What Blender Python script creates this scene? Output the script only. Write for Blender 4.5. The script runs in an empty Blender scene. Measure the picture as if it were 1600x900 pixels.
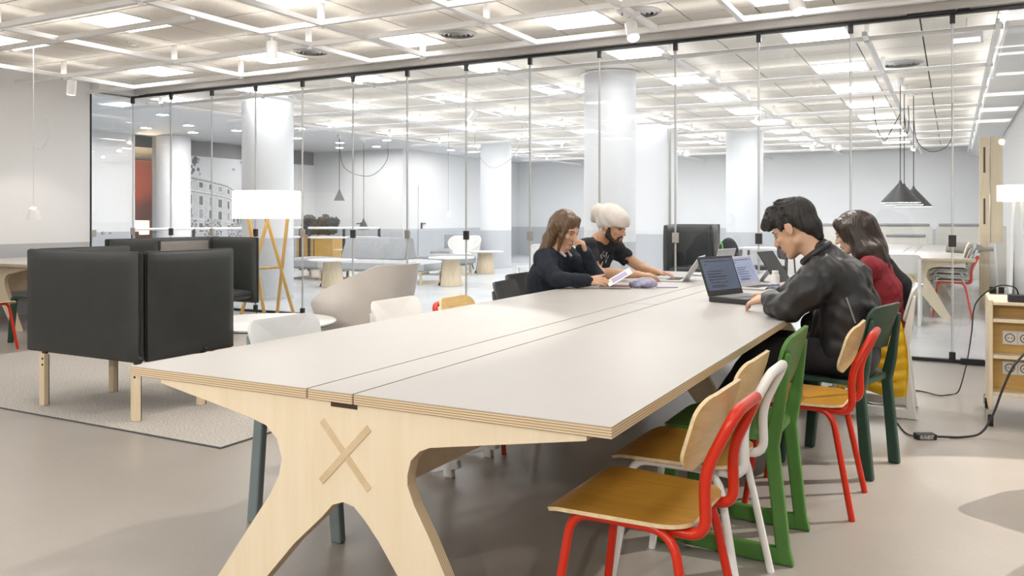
import bpy, math, random
import numpy as np
from mathutils import Vector, Matrix

SC = bpy.context.scene
C = SC.collection
random.seed(7)
np.random.seed(7)
PI = math.pi

# ---------------------------------------------------------------- camera
cam_data = bpy.data.cameras.new('camera')
cam = bpy.data.objects.new('camera', cam_data)
C.objects.link(cam)
cam.location = (0, 0, 1.24)
cam.rotation_euler = (PI / 2, 0, math.radians(28.07))
cam_data.sensor_width = 36.0
cam_data.lens = 29.03
cam_data.shift_y = -110.0 / 1600.0
cam_data.clip_start = 0.05
cam_data.clip_end = 200
SC.camera = cam

# ---------------------------------------------------------------- world, exposure
world = bpy.data.worlds.new('world')
SC.world = world
world.use_nodes = True
world.node_tree.nodes['Background'].inputs[0].default_value = (0.9, 0.95, 1.0, 1)
world.node_tree.nodes['Background'].inputs[1].default_value = 0.6
SC.view_settings.view_transform = 'Standard'
SC.view_settings.look = 'None'
SC.view_settings.gamma = 1
SC.view_settings.use_curve_mapping = False
SC.view_settings.exposure = 0.8
SC.cycles.max_bounces = 7
SC.cycles.diffuse_bounces = 3
SC.cycles.glossy_bounces = 3
SC.cycles.transparent_max_bounces = 24
SC.cycles.caustics_reflective = False
SC.cycles.caustics_refractive = False
SC.cycles.sample_clamp_indirect = 6
SC.cycles.use_denoising = True
SC.cycles.use_light_tree = False
SC.cycles.use_adaptive_sampling = True
SC.cycles.adaptive_threshold = 0.05
PANEL_STRENGTH_FRONT = 5.2
PANEL_STRENGTH_BACK = 10.5
FILL_UPLIGHT_FRONT = 3.0
FILL_UPLIGHT_BACK = 3.0
SPOT_POWER = 60.0

# ---------------------------------------------------------------- materials
def nodes_of(name):
    m = bpy.data.materials.new(name)
    m.use_nodes = True
    nt = m.node_tree
    return m, nt, nt.nodes['Principled BSDF']

def coords(nt, scale=(1, 1, 1), kind='Object'):
    t = nt.nodes.new('ShaderNodeTexCoord')
    mp = nt.nodes.new('ShaderNodeMapping')
    mp.inputs['Scale'].default_value = scale
    nt.links.new(t.outputs[kind], mp.inputs['Vector'])
    return mp.outputs['Vector']

def ramp2(nt, fac, c0, c1, p0=0.3, p1=0.7):
    r = nt.nodes.new('ShaderNodeValToRGB')
    r.color_ramp.elements[0].position = p0
    r.color_ramp.elements[1].position = p1
    r.color_ramp.elements[0].color = (*c0, 1)
    r.color_ramp.elements[1].color = (*c1, 1)
    nt.links.new(fac, r.inputs['Fac'])
    return r.outputs['Color']

def mat(name, col, rough=0.5, metal=0.0, var=0.06, scale=12.0, stretch=(1, 1, 1), bump=0.0, spec=0.5, bscale=None, sheen=0.0, coat=0.0):
    """plain colour with a little noise in it, optional fine relief"""
    m, nt, b = nodes_of(name)
    v = coords(nt, stretch)
    n = nt.nodes.new('ShaderNodeTexNoise')
    n.inputs['Scale'].default_value = scale
    n.inputs['Detail'].default_value = 5
    nt.links.new(v, n.inputs['Vector'])
    lo = tuple(max(0, c * (1 - var)) for c in col)
    hi = tuple(min(1, c * (1 + var)) for c in col)
    nt.links.new(ramp2(nt, n.outputs['Fac'], lo, hi), b.inputs['Base Color'])
    b.inputs['Roughness'].default_value = rough
    b.inputs['Metallic'].default_value = metal
    b.inputs['Specular IOR Level'].default_value = spec
    if sheen: b.inputs['Sheen Weight'].default_value = sheen
    if coat:
        b.inputs['Coat Weight'].default_value = coat
        b.inputs['Coat Roughness'].default_value = 0.15
    if bump:
        n2 = nt.nodes.new('ShaderNodeTexNoise')
        n2.inputs['Scale'].default_value = bscale or scale * 8
        n2.inputs['Detail'].default_value = 3
        nt.links.new(v, n2.inputs['Vector'])
        bp = nt.nodes.new('ShaderNodeBump')
        bp.inputs['Strength'].default_value = bump
        bp.inputs['Distance'].default_value = 0.01
        nt.links.new(n2.outputs['Fac'], bp.inputs['Height'])
        nt.links.new(bp.outputs['Normal'], b.inputs['Normal'])
    return m

def wood(name, c0, c1, stretch, rough=0.4, scale=6.0, spec=0.4):
    m, nt, b = nodes_of(name)
    v = coords(nt, stretch)
    n = nt.nodes.new('ShaderNodeTexNoise')
    n.inputs['Scale'].default_value = scale
    n.inputs['Detail'].default_value = 8
    n.inputs['Roughness'].default_value = 0.65
    nt.links.new(v, n.inputs['Vector'])
    nt.links.new(ramp2(nt, n.outputs['Fac'], c0, c1, 0.3, 0.72), b.inputs['Base Color'])
    b.inputs['Roughness'].default_value = rough
    b.inputs['Specular IOR Level'].default_value = spec
    return m

def emit(name, col, strength, base=(0.9, 0.9, 0.9)):
    m, nt, b = nodes_of(name)
    b.inputs['Base Color'].default_value = (*base, 1)
    b.inputs['Emission Color'].default_value = (*col, 1)
    b.inputs['Emission Strength'].default_value = strength
    m.cycles.emission_sampling = 'FRONT' if strength > 3 else 'AUTO'
    return m

def two_tone(name, upper, lower, z, rough=0.6):
    """wall paint: a grey dado below z, white above (world height)"""
    m, nt, b = nodes_of(name)
    g = nt.nodes.new('ShaderNodeNewGeometry')
    s = nt.nodes.new('ShaderNodeSeparateXYZ')
    nt.links.new(g.outputs['Position'], s.inputs[0])
    c = nt.nodes.new('ShaderNodeMath'); c.operation = 'GREATER_THAN'
    c.inputs[1].default_value = z
    nt.links.new(s.outputs['Z'], c.inputs[0])
    n = nt.nodes.new('ShaderNodeTexNoise'); n.inputs['Scale'].default_value = 1.2
    mx = nt.nodes.new('ShaderNodeMix'); mx.data_type = 'RGBA'
    mx.inputs['A'].default_value = (*lower, 1); mx.inputs['B'].default_value = (*upper, 1)
    nt.links.new(c.outputs[0], mx.inputs['Factor'])
    mu = nt.nodes.new('ShaderNodeMix'); mu.data_type = 'RGBA'; mu.blend_type = 'MULTIPLY'
    mu.inputs['Factor'].default_value = 1
    nt.links.new(mx.outputs['Result'], mu.inputs['A'])
    nt.links.new(ramp2(nt, n.outputs['Fac'], (0.97, 0.97, 0.97), (1, 1, 1)), mu.inputs['B'])
    nt.links.new(mu.outputs['Result'], b.inputs['Base Color'])
    b.inputs['Roughness'].default_value = rough
    return m

M = {}
M['wall'] = two_tone('wall_paint', (0.84, 0.825, 0.815), (0.50, 0.50, 0.51), 0.905)
M['wall_plain'] = mat('white_paint', (0.80, 0.79, 0.78), 0.6, var=0.015, scale=1.5)
M['wall_back'] = two_tone('back_wall_paint', (0.86, 0.865, 0.87), (0.56, 0.58, 0.61), 0.93)
M['column'] = two_tone('column_paint', (0.80, 0.81, 0.83), (0.56, 0.575, 0.60), 0.93)
M['plaster'] = mat('plaster_ceiling', (0.92, 0.92, 0.93), 0.7, var=0.01, scale=2)
M['white_metal'] = mat('white_metal', (0.90, 0.89, 0.88), 0.4, var=0.02)
M['bulkhead'] = mat('bulkhead_paint', (0.60, 0.57, 0.54), 0.5, var=0.03, scale=3)
M['black'] = mat('black_metal', (0.018, 0.018, 0.02), 0.45, var=0.1)
M['steel'] = mat('brushed_steel', (0.42, 0.40, 0.37), 0.35, 0.8, var=0.08, scale=30)
M['joint'] = mat('ceiling_joint', (0.13, 0.12, 0.11), 0.9, var=0.05)
M['vent'] = mat('vent_grey', (0.45, 0.44, 0.43), 0.5)

def tile_mat():
    m, nt, b = nodes_of('wood_wool_tile')
    v = coords(nt, (1, 1, 1))
    n = nt.nodes.new('ShaderNodeTexNoise'); n.inputs['Scale'].default_value = 55; n.inputs['Detail'].default_value = 6
    nt.links.new(v, n.inputs['Vector'])
    oi = nt.nodes.new('ShaderNodeObjectInfo')
    mx = nt.nodes.new('ShaderNodeMix'); mx.data_type = 'RGBA'; mx.blend_type = 'MULTIPLY'
    mx.inputs['Factor'].default_value = 1
    nt.links.new(ramp2(nt, n.outputs['Fac'], (0.76, 0.70, 0.62), (0.90, 0.84, 0.76)), mx.inputs['A'])
    nt.links.new(ramp2(nt, oi.outputs['Random'], (0.93, 0.93, 0.93), (1.0, 1.0, 1.0), 0, 1), mx.inputs['B'])
    nt.links.new(mx.outputs['Result'], b.inputs['Base Color'])
    b.inputs['Roughness'].default_value = 0.9
    bp = nt.nodes.new('ShaderNodeBump'); bp.inputs['Strength'].default_value = 0.3
    nt.links.new(n.outputs['Fac'], bp.inputs['Height'])
    nt.links.new(bp.outputs['Normal'], b.inputs['Normal'])
    return m
M['tile'] = tile_mat()

def floor_mat(name, c0, c1, r0, r1):
    m, nt, b = nodes_of(name)
    v = coords(nt, (1, 1, 1))
    n = nt.nodes.new('ShaderNodeTexNoise'); n.inputs['Scale'].default_value = 0.9; n.inputs['Detail'].default_value = 9
    n.inputs['Roughness'].default_value = 0.6
    nt.links.new(v, n.inputs['Vector'])
    n2 = nt.nodes.new('ShaderNodeTexNoise'); n2.inputs['Scale'].default_value = 60; n2.inputs['Detail'].default_value = 4
    nt.links.new(v, n2.inputs['Vector'])
    mx = nt.nodes.new('ShaderNodeMix'); mx.data_type = 'RGBA'; mx.blend_type = 'MULTIPLY'
    mx.inputs['Factor'].default_value = 1
    nt.links.new(ramp2(nt, n.outputs['Fac'], c0, c1), mx.inputs['A'])
    nt.links.new(ramp2(nt, n2.outputs['Fac'], (0.94, 0.94, 0.94), (1, 1, 1)), mx.inputs['B'])
    nt.links.new(mx.outputs['Result'], b.inputs['Base Color'])
    mr = nt.nodes.new('ShaderNodeMapRange')
    mr.inputs['To Min'].default_value = r0; mr.inputs['To Max'].default_value = r1
    nt.links.new(n.outputs['Fac'], mr.inputs['Value'])
    nt.links.new(mr.outputs['Result'], b.inputs['Roughness'])
    b.inputs['Specular IOR Level'].default_value = 0.4
    return m
M['floor'] = floor_mat('polished_concrete', (0.335, 0.30, 0.265), (0.41, 0.375, 0.335), 0.26, 0.42)
M['floor_back'] = floor_mat('polished_concrete_pale', (0.58, 0.595, 0.61), (0.65, 0.665, 0.68), 0.16, 0.3)

def rug_mat():
    m, nt, b = nodes_of('wool_rug')
    v = coords(nt)
    n = nt.nodes.new('ShaderNodeTexVoronoi'); n.inputs['Scale'].default_value = 110
    nt.links.new(v, n.inputs['Vector'])
    n2 = nt.nodes.new('ShaderNodeTexNoise'); n2.inputs['Scale'].default_value = 90; n2.inputs['Detail'].default_value = 4
    nt.links.new(v, n2.inputs['Vector'])
    nt.links.new(ramp2(nt, n2.outputs['Fac'], (0.33, 0.30, 0.265), (0.60, 0.56, 0.51), 0.35, 0.65), b.inputs['Base Color'])
    b.inputs['Roughness'].default_value = 0.95
    bp = nt.nodes.new('ShaderNodeBump'); bp.inputs['Strength'].default_value = 0.8; bp.inputs['Distance'].default_value = 0.006
    nt.links.new(n.outputs['Distance'], bp.inputs['Height'])
    nt.links.new(bp.outputs['Normal'], b.inputs['Normal'])
    return m
M['rug'] = rug_mat()

def glass_mat():
    """thin clear sheet: see-through, with a Fresnel reflection"""
    m = bpy.data.materials.new('clear_glass')
    m.use_nodes = True
    nt = m.node_tree
    nt.nodes.clear()
    out = nt.nodes.new('ShaderNodeOutputMaterial')
    tr = nt.nodes.new('ShaderNodeBsdfTransparent'); tr.inputs[0].default_value = (0.985, 0.99, 0.99, 1)
    gl = nt.nodes.new('ShaderNodeBsdfGlossy'); gl.inputs['Roughness'].default_value = 0.0
    gl.inputs['Color'].default_value = (1, 1, 1, 1)
    fr = nt.nodes.new('ShaderNodeFresnel'); fr.inputs['IOR'].default_value = 1.5
    mx = nt.nodes.new('ShaderNodeMixShader')
    # same reflectance on both faces of the sheet
    ge = nt.nodes.new('ShaderNodeNewGeometry')
    mi = nt.nodes.new('ShaderNodeMix'); mi.data_type = 'FLOAT'
    mi.inputs['A'].default_value = 1.5; mi.inputs['B'].default_value = 1 / 1.5
    nt.links.new(ge.outputs['Backfacing'], mi.inputs['Factor']); nt.links.new(mi.outputs['Result'], fr.inputs['IOR'])
    nt.links.new(fr.outputs[0], mx.inputs[0]); nt.links.new(tr.outputs[0], mx.inputs[1]); nt.links.new(gl.outputs[0], mx.inputs[2])
    nt.links.new(mx.outputs[0], out.inputs[0])
    return m
M['glass'] = glass_mat()
M['glass_edge'] = mat('polished_glass_edge', (0.62, 0.64, 0.64), 0.25, var=0.03)

def ply_edge(name, axis):
    """stacked veneer layers"""
    m, nt, b = nodes_of(name)
    v = coords(nt)
    w = nt.nodes.new('ShaderNodeTexWave'); w.wave_type = 'BANDS'; w.bands_direction = axis
    w.inputs['Scale'].default_value = 46; w.inputs['Distortion'].default_value = 0.6; w.inputs['Detail'].default_value = 1
    nt.links.new(v, w.inputs['Vector'])
    nt.links.new(ramp2(nt, w.outputs['Fac'], (0.40, 0.285, 0.16), (0.74, 0.60, 0.42)), b.inputs['Base Color'])
    b.inputs['Roughness'].default_value = 0.55
    return m
M['ply_z'] = ply_edge('plywood_edge_z', 'Z')
M['ply_y'] = ply_edge('plywood_edge_y', 'Y')
M['birch'] = wood('birch_face', (0.77, 0.645, 0.46), (0.83, 0.715, 0.535), (6, 1, 0.6), 0.5, 4)
M['birch_x'] = wood('birch_face_x', (0.63, 0.50, 0.335), (0.74, 0.605, 0.435), (0.6, 6, 6), 0.5, 4)
M['inlay'] = wood('inlay_strip', (0.58, 0.44, 0.26), (0.70, 0.56, 0.37), (6, 6, 6), 0.5, 4)
M['laminate'] = mat('warm_white_laminate', (0.47, 0.446, 0.418), 0.38, var=0.02, scale=2.5, spec=0.45)
M['dark_slot'] = mat('dark_slot', (0.05, 0.03, 0.02), 0.7)
M['oak_seat'] = wood('amber_oak_seat', (0.40, 0.19, 0.022), (0.53, 0.275, 0.04), (1.0, 14, 14), 0.3, 4, 0.5)
M['oak_back'] = wood('oak_back', (0.55, 0.365, 0.135), (0.69, 0.49, 0.21), (14, 1.0, 14), 0.35, 4, 0.5)
M['oak_edge'] = mat('oak_ply_edge', (0.72, 0.56, 0.34), 0.5, var=0.12, scale=60)
M['oak_leg'] = wood('golden_oak', (0.55, 0.34, 0.10), (0.72, 0.49, 0.19), (10, 10, 1), 0.4, 4)
M['maple_leg'] = wood('pale_maple', (0.68, 0.55, 0.37), (0.80, 0.68, 0.49), (10, 10, 1), 0.5, 4)
M['orange'] = mat('orange_red_paint', (0.62, 0.024, 0.004), 0.33, var=0.03)
M['white_paint'] = mat('white_powder_coat', (0.82, 0.81, 0.79), 0.35, var=0.02)
M['green'] = mat('green_plastic', (0.065, 0.19, 0.03), 0.42, var=0.05, bump=0.05, bscale=300)
M['dark_green'] = mat('dark_green_plastic', (0.018, 0.055, 0.035), 0.42, var=0.05)
M['white_plastic'] = mat('white_plastic', (0.80, 0.785, 0.76), 0.4, var=0.02)
M['slate'] = mat('slate_blue_plastic', (0.17, 0.215, 0.225), 0.45, var=0.05)
M['pale_blue'] = mat('pale_blue_plastic', (0.55, 0.60, 0.63), 0.4, var=0.03)
M['grey_blue_back'] = mat('pale_grey_plastic', (0.60, 0.62, 0.63), 0.4, var=0.03)
M['charcoal_plastic'] = mat('charcoal_plastic', (0.085, 0.085, 0.085), 0.45, var=0.05)
M['charcoal'] = mat('charcoal_leather', (0.031, 0.034, 0.0335), 0.42, var=0.12, scale=5, bump=0.12, bscale=160)
M['piping'] = mat('black_piping', (0.012, 0.014, 0.014), 0.5)
M['sofa_inner'] = mat('taupe_fabric', (0.34, 0.315, 0.28), 0.85, var=0.06, scale=20, bump=0.2, bscale=400)
M['grey_felt'] = mat('grey_felt', (0.33, 0.335, 0.34), 0.9, var=0.08, scale=30, bump=0.2, bscale=300)
M['grey_felt_pale'] = mat('pale_grey_felt', (0.50, 0.505, 0.51), 0.9, var=0.06, scale=30, bump=0.2, bscale=300)
M['tub'] = mat('off_white_shell', (0.66, 0.615, 0.57), 0.5, var=0.02)
M['shade'] = emit('linen_shade_lit', (1.0, 0.93, 0.80), 0.42, (0.85, 0.82, 0.75))
M['shade_warm'] = emit('warm_shade_lit', (1.0, 0.80, 0.5), 1.2)
M['panel_front'] = emit('led_diffuser_front', (1.0, 0.985, 0.96), PANEL_STRENGTH_FRONT)
M['panel_back'] = emit('led_diffuser_back', (0.955, 0.975, 1.0), PANEL_STRENGTH_BACK)
M['uplight_front'] = emit('uplight_front', (1.0, 0.97, 0.93), FILL_UPLIGHT_FRONT)  # glow of the strips added on the bars to brighten the ceilings
M['uplight_back'] = emit('uplight_back', (0.97, 0.985, 1.0), FILL_UPLIGHT_BACK)
M['downlight'] = emit('downlight_lens', (1.0, 0.99, 0.97), 105.0)
M['bulb'] = emit('lamp_lens', (1.0, 0.97, 0.92), 14.0)
M['exit'] = emit('sign_face', (1.0, 1.0, 1.0), 1.0)
M['pend_dark'] = mat('dark_grey_lacquer', (0.045, 0.047, 0.05), 0.4)
M['cord_dark'] = mat('dark_cord', (0.03, 0.03, 0.03), 0.7)
M['cord_white'] = mat('white_cord', (0.8, 0.78, 0.76), 0.6)
M['top_white'] = mat('white_tabletop', (0.83, 0.83, 0.83), 0.3, var=0.01)
M['terracotta'] = mat('terracotta_paint', (0.36, 0.085, 0.035), 0.7, var=0.05)
M['dark_ceiling'] = mat('dark_ceiling', (0.05, 0.06, 0.06), 0.6)
M['red_fabric'] = mat('red_fabric', (0.28, 0.02, 0.015), 0.7)
M['grey_header'] = mat('grey_header', (0.20, 0.20, 0.21), 0.7)
M['cart_birch'] = wood('cart_plywood', (0.52, 0.31, 0.085), (0.62, 0.40, 0.13), (1, 8, 8), 0.45, 3)
M['cart_side'] = wood('cart_side_panel', (0.72, 0.60, 0.42), (0.80, 0.69, 0.51), (8, 8, 1), 0.45, 3)
M['socket'] = mat('socket_plastic', (0.74, 0.71, 0.65), 0.4)
M['socket_dark'] = mat('socket_hole', (0.10, 0.095, 0.085), 0.5)
M['rubber'] = mat('black_rubber', (0.02, 0.02, 0.02), 0.6)
M['yellow'] = mat('yellow_quilted_nylon', (0.72, 0.42, 0.005), 0.45, var=0.06, scale=14, bump=0.1)

# ---------------------------------------------------------------- mesh builder
class MB:
    def __init__(self):
        self.v = []; self.f = []; self.mi = []
    def add(self, vs, fs, mi=0):
        o = len(self.v)
        self.v += [tuple(p) for p in vs]
        self.f += [tuple(i + o for i in q) for q in fs]
        self.mi += [mi] * len(fs)
        return self
    def box(self, x0, x1, y0, y1, z0, z1, mi=0):
        vs = [(x, y, z) for x in (x0, x1) for y in (y0, y1) for z in (z0, z1)]
        fs = [(0, 1, 3, 2), (4, 6, 7, 5), (0, 4, 5, 1), (2, 3, 7, 6), (0, 2, 6, 4), (1, 5, 7, 3)]
        return self.add(vs, fs, mi)
    def down(self, x0, x1, y0, y1, z, mi=0):
        return self.add([(x0, y0, z), (x0, y1, z), (x1, y1, z), (x1, y0, z)], [(0, 1, 2, 3)], mi)
    def bar(self, p0, p1, w, h, up=(0, 0, 1), mi=0, w1=None, h1=None):
        """rectangular section from p0 to p1"""
        p0 = Vector(p0); p1 = Vector(p1); d = (p1 - p0).normalized()
        u = Vector(up)
        if abs(d.dot(u)) > 0.99: u = Vector((1, 0, 0))
        s = d.cross(u).normalized(); u = s.cross(d).normalized()
        w1 = w if w1 is None else w1; h1 = h if h1 is None else h1
        vs = []
        for p, ww, hh in ((p0, w, h), (p1, w1, h1)):
            for a, b in ((-1, -1), (1, -1), (1, 1), (-1, 1)):
                vs.append(p + s * (a * ww / 2) + u * (b * hh / 2))
        fs = [(0, 3, 2, 1), (4, 5, 6, 7), (0, 1, 5, 4), (1, 2, 6, 5), (2, 3, 7, 6), (3, 0, 4, 7)]
        return self.add(vs, fs, mi)
    def tube(self, path, r, n=10, mi=0, closed=False, caps=True):
        P = [Vector(p) for p in path]
        rs = r if isinstance(r, (list, tuple)) else [r] * len(P)
        N = len(P)
        ref = None; vs = []; fs = []
        for i, p in enumerate(P):
            if closed: d = P[(i + 1) % N] - P[i - 1]
            else: d = P[min(i + 1, N - 1)] - P[max(i - 1, 0)]
            d.normalize()
            if ref is None:
                ref = d.orthogonal().normalized()
            ref = (ref - d * ref.dot(d))
            if ref.length < 1e-6: ref = d.orthogonal()
            ref.normalize()
            s = d.cross(ref)
            for k in range(n):
                a = 2 * PI * k / n
                vs.append(p + (ref * math.cos(a) + s * math.sin(a)) * rs[i])
        m = N if closed else N - 1
        for i in range(m):
            j = (i + 1) % N
            for k in range(n):
                k2 = (k + 1) % n
                fs.append((i * n + k, i * n + k2, j * n + k2, j * n + k))
        if caps and not closed:
            fs.append(tuple(range(n - 1, -1, -1)))
            fs.append(tuple((N - 1) * n + k for k in range(n)))
        return self.add(vs, fs, mi)
    def cyl(self, p0, p1, r0, r1=None, n=20, mi=0):
        return self.tube([p0, p1], [r0, r0 if r1 is None else r1], n, mi)
    def lathe(self, prof, n=32, c=(0, 0, 0), mi=0):
        vs = []; fs = []
        for r, z in prof:
            for k in range(n):
                a = 2 * PI * k / n
                vs.append((c[0] + r * math.cos(a), c[1] + r * math.sin(a), c[2] + z))
        for i in range(len(prof) - 1):
            for k in range(n):
                k2 = (k + 1) % n
                fs.append((i * n + k, i * n + k2, (i + 1) * n + k2, (i + 1) * n + k))
        if prof[0][0] > 1e-5: fs.append(tuple(range(n - 1, -1, -1)))
        if prof[-1][0] > 1e-5: fs.append(tuple((len(prof) - 1) * n + k for k in range(n)))
        return self.add(vs, fs, mi)
    def prism(self, outline, fn, t, mi=0, mi_side=None):
        """outline of 2-D points, fn(a, b, c) -> 3-D, extruded over c = 0..t"""
        n = len(outline)
        vs = [fn(a, b, 0) for a, b in outline] + [fn(a, b, t) for a, b in outline]
        self.add(vs, [tuple(range(n - 1, -1, -1)), tuple(range(n, 2 * n))], mi)
        o = len(self.v) - 2 * n
        for k in range(n):
            k2 = (k + 1) % n
            self.f.append((o + k, o + k2, o + n + k2, o + n + k)); self.mi.append(mi if mi_side is None else mi_side)
        return self
    def plate(self, outline, fn, t, rings=4, mi=0, mi_side=None, centre=(0, 0)):
        """star-shaped outline filled with rings, mapped by fn(u, v) -> point, with thickness t along the local normal"""
        n = len(outline)
        uv = [centre]
        for r in range(1, rings + 1):
            q = r / rings
            uv += [(centre[0] + (a - centre[0]) * q, centre[1] + (b - centre[1]) * q) for a, b in outline]
        e = 1e-3
        top = []; bot = []
        for a, b in uv:
            p = Vector(fn(a, b))
            du = Vector(fn(a + e, b)) - Vector(fn(a - e, b)); dv = Vector(fn(a, b + e)) - Vector(fn(a, b - e))
            nn = du.cross(dv).normalized()
            top.append(p); bot.append(p - nn * t)
        m = len(uv)
        fs = []; sd = []
        for k in range(n):
            k2 = (k + 1) % n
            fs.append((0, 1 + k, 1 + k2)); fs.append((m, m + 1 + k2, m + 1 + k))
        for r in range(rings - 1):
            for k in range(n):
                k2 = (k + 1) % n
                a = 1 + r * n
                fs.append((a + k, a + n + k, a + n + k2, a + k2))
                fs.append((m + a + k, m + a + k2, m + a + n + k2, m + a + n + k))
        a = 1 + (rings - 1) * n
        for k in range(n):
            k2 = (k + 1) % n
            sd.append((a + k, m + a + k, m + a + k2, a + k2))
        self.add(top + bot, fs, mi)
        o = len(self.v) - 2 * m
        for q in sd:
            self.f.append(tuple(i + o for i in q)); self.mi.append(mi if mi_side is None else mi_side)
        return self
    def ell(self, c, r, n=20, m=12, R=None, mi=0):
        vs = []; fs = []
        for i in range(m + 1):
            th = PI * i / m
            for k in range(n):
                a = 2 * PI * k / n
                p = Vector((r[0] * math.sin(th) * math.cos(a), r[1] * math.sin(th) * math.sin(a), r[2] * math.cos(th)))
                if R is not None: p = R @ p
                vs.append((p.x + c[0], p.y + c[1], p.z + c[2]))
        for i in range(m):
            for k in range(n):
                k2 = (k + 1) % n
                fs.append((i * n + k, (i + 1) * n + k, (i + 1) * n + k2, i * n + k2))
        return self.add(vs, fs, mi)
    def mesh(self, name, mats):
        me = bpy.data.meshes.new(name)
        me.from_pydata(self.v, [], self.f)
        for m in (mats if isinstance(mats, (list, tuple)) else [mats]):
            me.materials.append(M[m] if isinstance(m, str) else m)
        if any(self.mi): me.polygons.foreach_set('material_index', self.mi)
        return me
    def build(self, name, mats, parent=None, smooth=None, bevel=0.0, loc=None, label=None, seg=2):
        me = self.mesh(name, mats)
        o = bpy.data.objects.new(name, me)
        C.objects.link(o)
        if parent is not None: o.parent = parent
        if loc is not None: o.location = loc
        if smooth is not None:
            me.polygons.foreach_set('use_smooth', [True] * len(me.polygons))
            if smooth < 180:
                me.set_sharp_from_angle(angle=math.radians(smooth))
        if bevel:
            b = o.modifiers.new('bevel', 'BEVEL')
            b.width = bevel; b.segments = seg; b.limit_method = 'ANGLE'; b.angle_limit = math.radians(35)
        if label: o['label'] = label
        return o

def tag(o, label=None, cat=None, group=None, kind=None):
    if label: o['label'] = label
    if cat: o['category'] = cat
    if group: o['group'] = group
    if kind: o['kind'] = kind
    return o

def thing(name, label, cat, loc=(0, 0, 0), rz=0.0, group=None, kind=None):
    o = bpy.data.objects.new(name, None)
    o.empty_display_size = 0.1
    C.objects.link(o)
    o.location = loc
    o.rotation_euler = (0, 0, rz)
    return tag(o, label, cat, group, kind)

def copy_tree(o, parent=None):
    c = o.copy(); C.objects.link(c)
    c.parent = parent
    for ch in list(o.children): copy_tree(ch, c)
    return c

def place(proto, label, loc, rz=0.0, group=None, used=set()):
    """the first placing moves the prototype, later ones copy it with its parts"""
    if proto.name in used: o = copy_tree(proto)
    else:
        used.add(proto.name); o = proto
    o.location = loc; o.rotation_euler = (0, 0, rz); o['label'] = label
    if group: o['group'] = group
    return o

def rrect(w, h, r, n=6, cx=0.0, cy=0.0):
    pts = []
    for sx, sy, a0 in ((1, 1, 0), (-1, 1, 90), (-1, -1, 180), (1, -1, 270)):
        for k in range(n + 1):
            a = math.radians(a0 + 90 * k / n)
            pts.append((cx + sx * (w / 2 - r) + r * math.cos(a), cy + sy * (h / 2 - r) + r * math.sin(a)))
    return pts

def smooth_path(pts, n=5):
    """Catmull-Rom through the points"""
    P = [Vector(p) for p in pts]
    out = []
    for i in range(len(P) - 1):
        p0 = P[max(i - 1, 0)]; p1 = P[i]; p2 = P[i + 1]; p3 = P[min(i + 2, len(P) - 1)]
        for k in range(n):
            t = k / n
            out.append(0.5 * ((2 * p1) + (p2 - p0) * t + (2 * p0 - 5 * p1 + 4 * p2 - p3) * t * t + (3 * p1 - p0 - 3 * p2 + p3) * t ** 3))
    out.append(P[-1])
    return out

def fillet(pts, r, n=5):
    """polyline with rounded corners"""
    P = [Vector(p) for p in pts]
    out = [P[0]]
    for i in range(1, len(P) - 1):
        a = (P[i - 1] - P[i]); b = (P[i + 1] - P[i])
        rr = min(r, a.length * 0.48, b.length * 0.48)
        s = P[i] + a.normalized() * rr; e = P[i] + b.normalized() * rr
        for k in range(n + 1):
            t = k / n
            out.append(s * (1 - t) ** 2 + P[i] * 2 * t * (1 - t) + e * t * t)
    out.append(P[-1])
    return out

ORD = ['first', 'second', 'third', 'fourth', 'fifth', 'sixth', 'seventh', 'eighth', 'ninth', 'tenth', 'eleventh', 'twelfth', 'thirteenth', 'fourteenth', 'fifteenth', 'sixteenth', 'seventeenth', 'eighteenth']

# ================================================================ THE SETTING
GY = 8.01          # glass line
ZC = 3.12          # tile ceiling
XL, XR = -10.54, 4.0
BXL, BXR = -16.2, 0.89
BY = 25.0

def struct(name, mb, m, **k):
    return tag(mb.build(name, m, **k), kind='structure')

struct('floor', MB().box(XL - 0.1, XR + 0.1, -4.1, GY, -0.12, 0), 'floor')
struct('floor_back', MB().box(BXL - 4.5, BXR + 0.2, GY, BY + 0.2, -0.12, 0), 'floor_back')
struct('wall_left', MB().box(XL - 0.15, XL, -4.1, 7.34, 0, 3.3), 'wall')
struct('wall_right', MB().box(XR, XR + 0.15, -4.1, GY + 0.2, 0, 3.3), 'wall')
struct('wall_behind', MB().box(XL - 0.15, XR + 0.15, -4.25, -4.1, 0, 3.3), 'wall')
struct('wall_divider', MB().box(BXL, XL - 0.16, 7.2, 7.35, 0, 3.3), 'wall_back')
struct('wall_beside_glass', MB().box(BXR, XR, GY - 0.05, GY + 0.12, 0, 3.3), 'wall')
struct('wall_back', MB().box(-13.1, BXR + 0.15, BY, BY + 0.15, 0, 3.3), 'wall_back')
struct('wall_back_right', MB().box(BXR, BXR + 0.15, GY + 0.13, BY, 0, 3.3), 'wall_plain')
struct('wall_door', MB().box(BXL, -13.1, 18.3, 18.45, 0, 3.3), 'wall_back')
struct('wall_recess', MB().box(-13.25, -13.1, 18.46, BY, 0, 3.3), 'wall_back')
# back room left wall with the opening to the terracotta room
struct('wall_back_left', MB().box(BXL - 0.15, BXL, 7.2, 12.38, 0, 3.3).box(BXL - 0.15, BXL, 12.95, 18.3, 0, 3.3), 'wall_back')
struct('trim_soffit', MB().box(0.42, BXR - 0.01, GY + 0.14, BY - 0.01, 2.86, 3.10), 'wall_plain')
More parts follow.
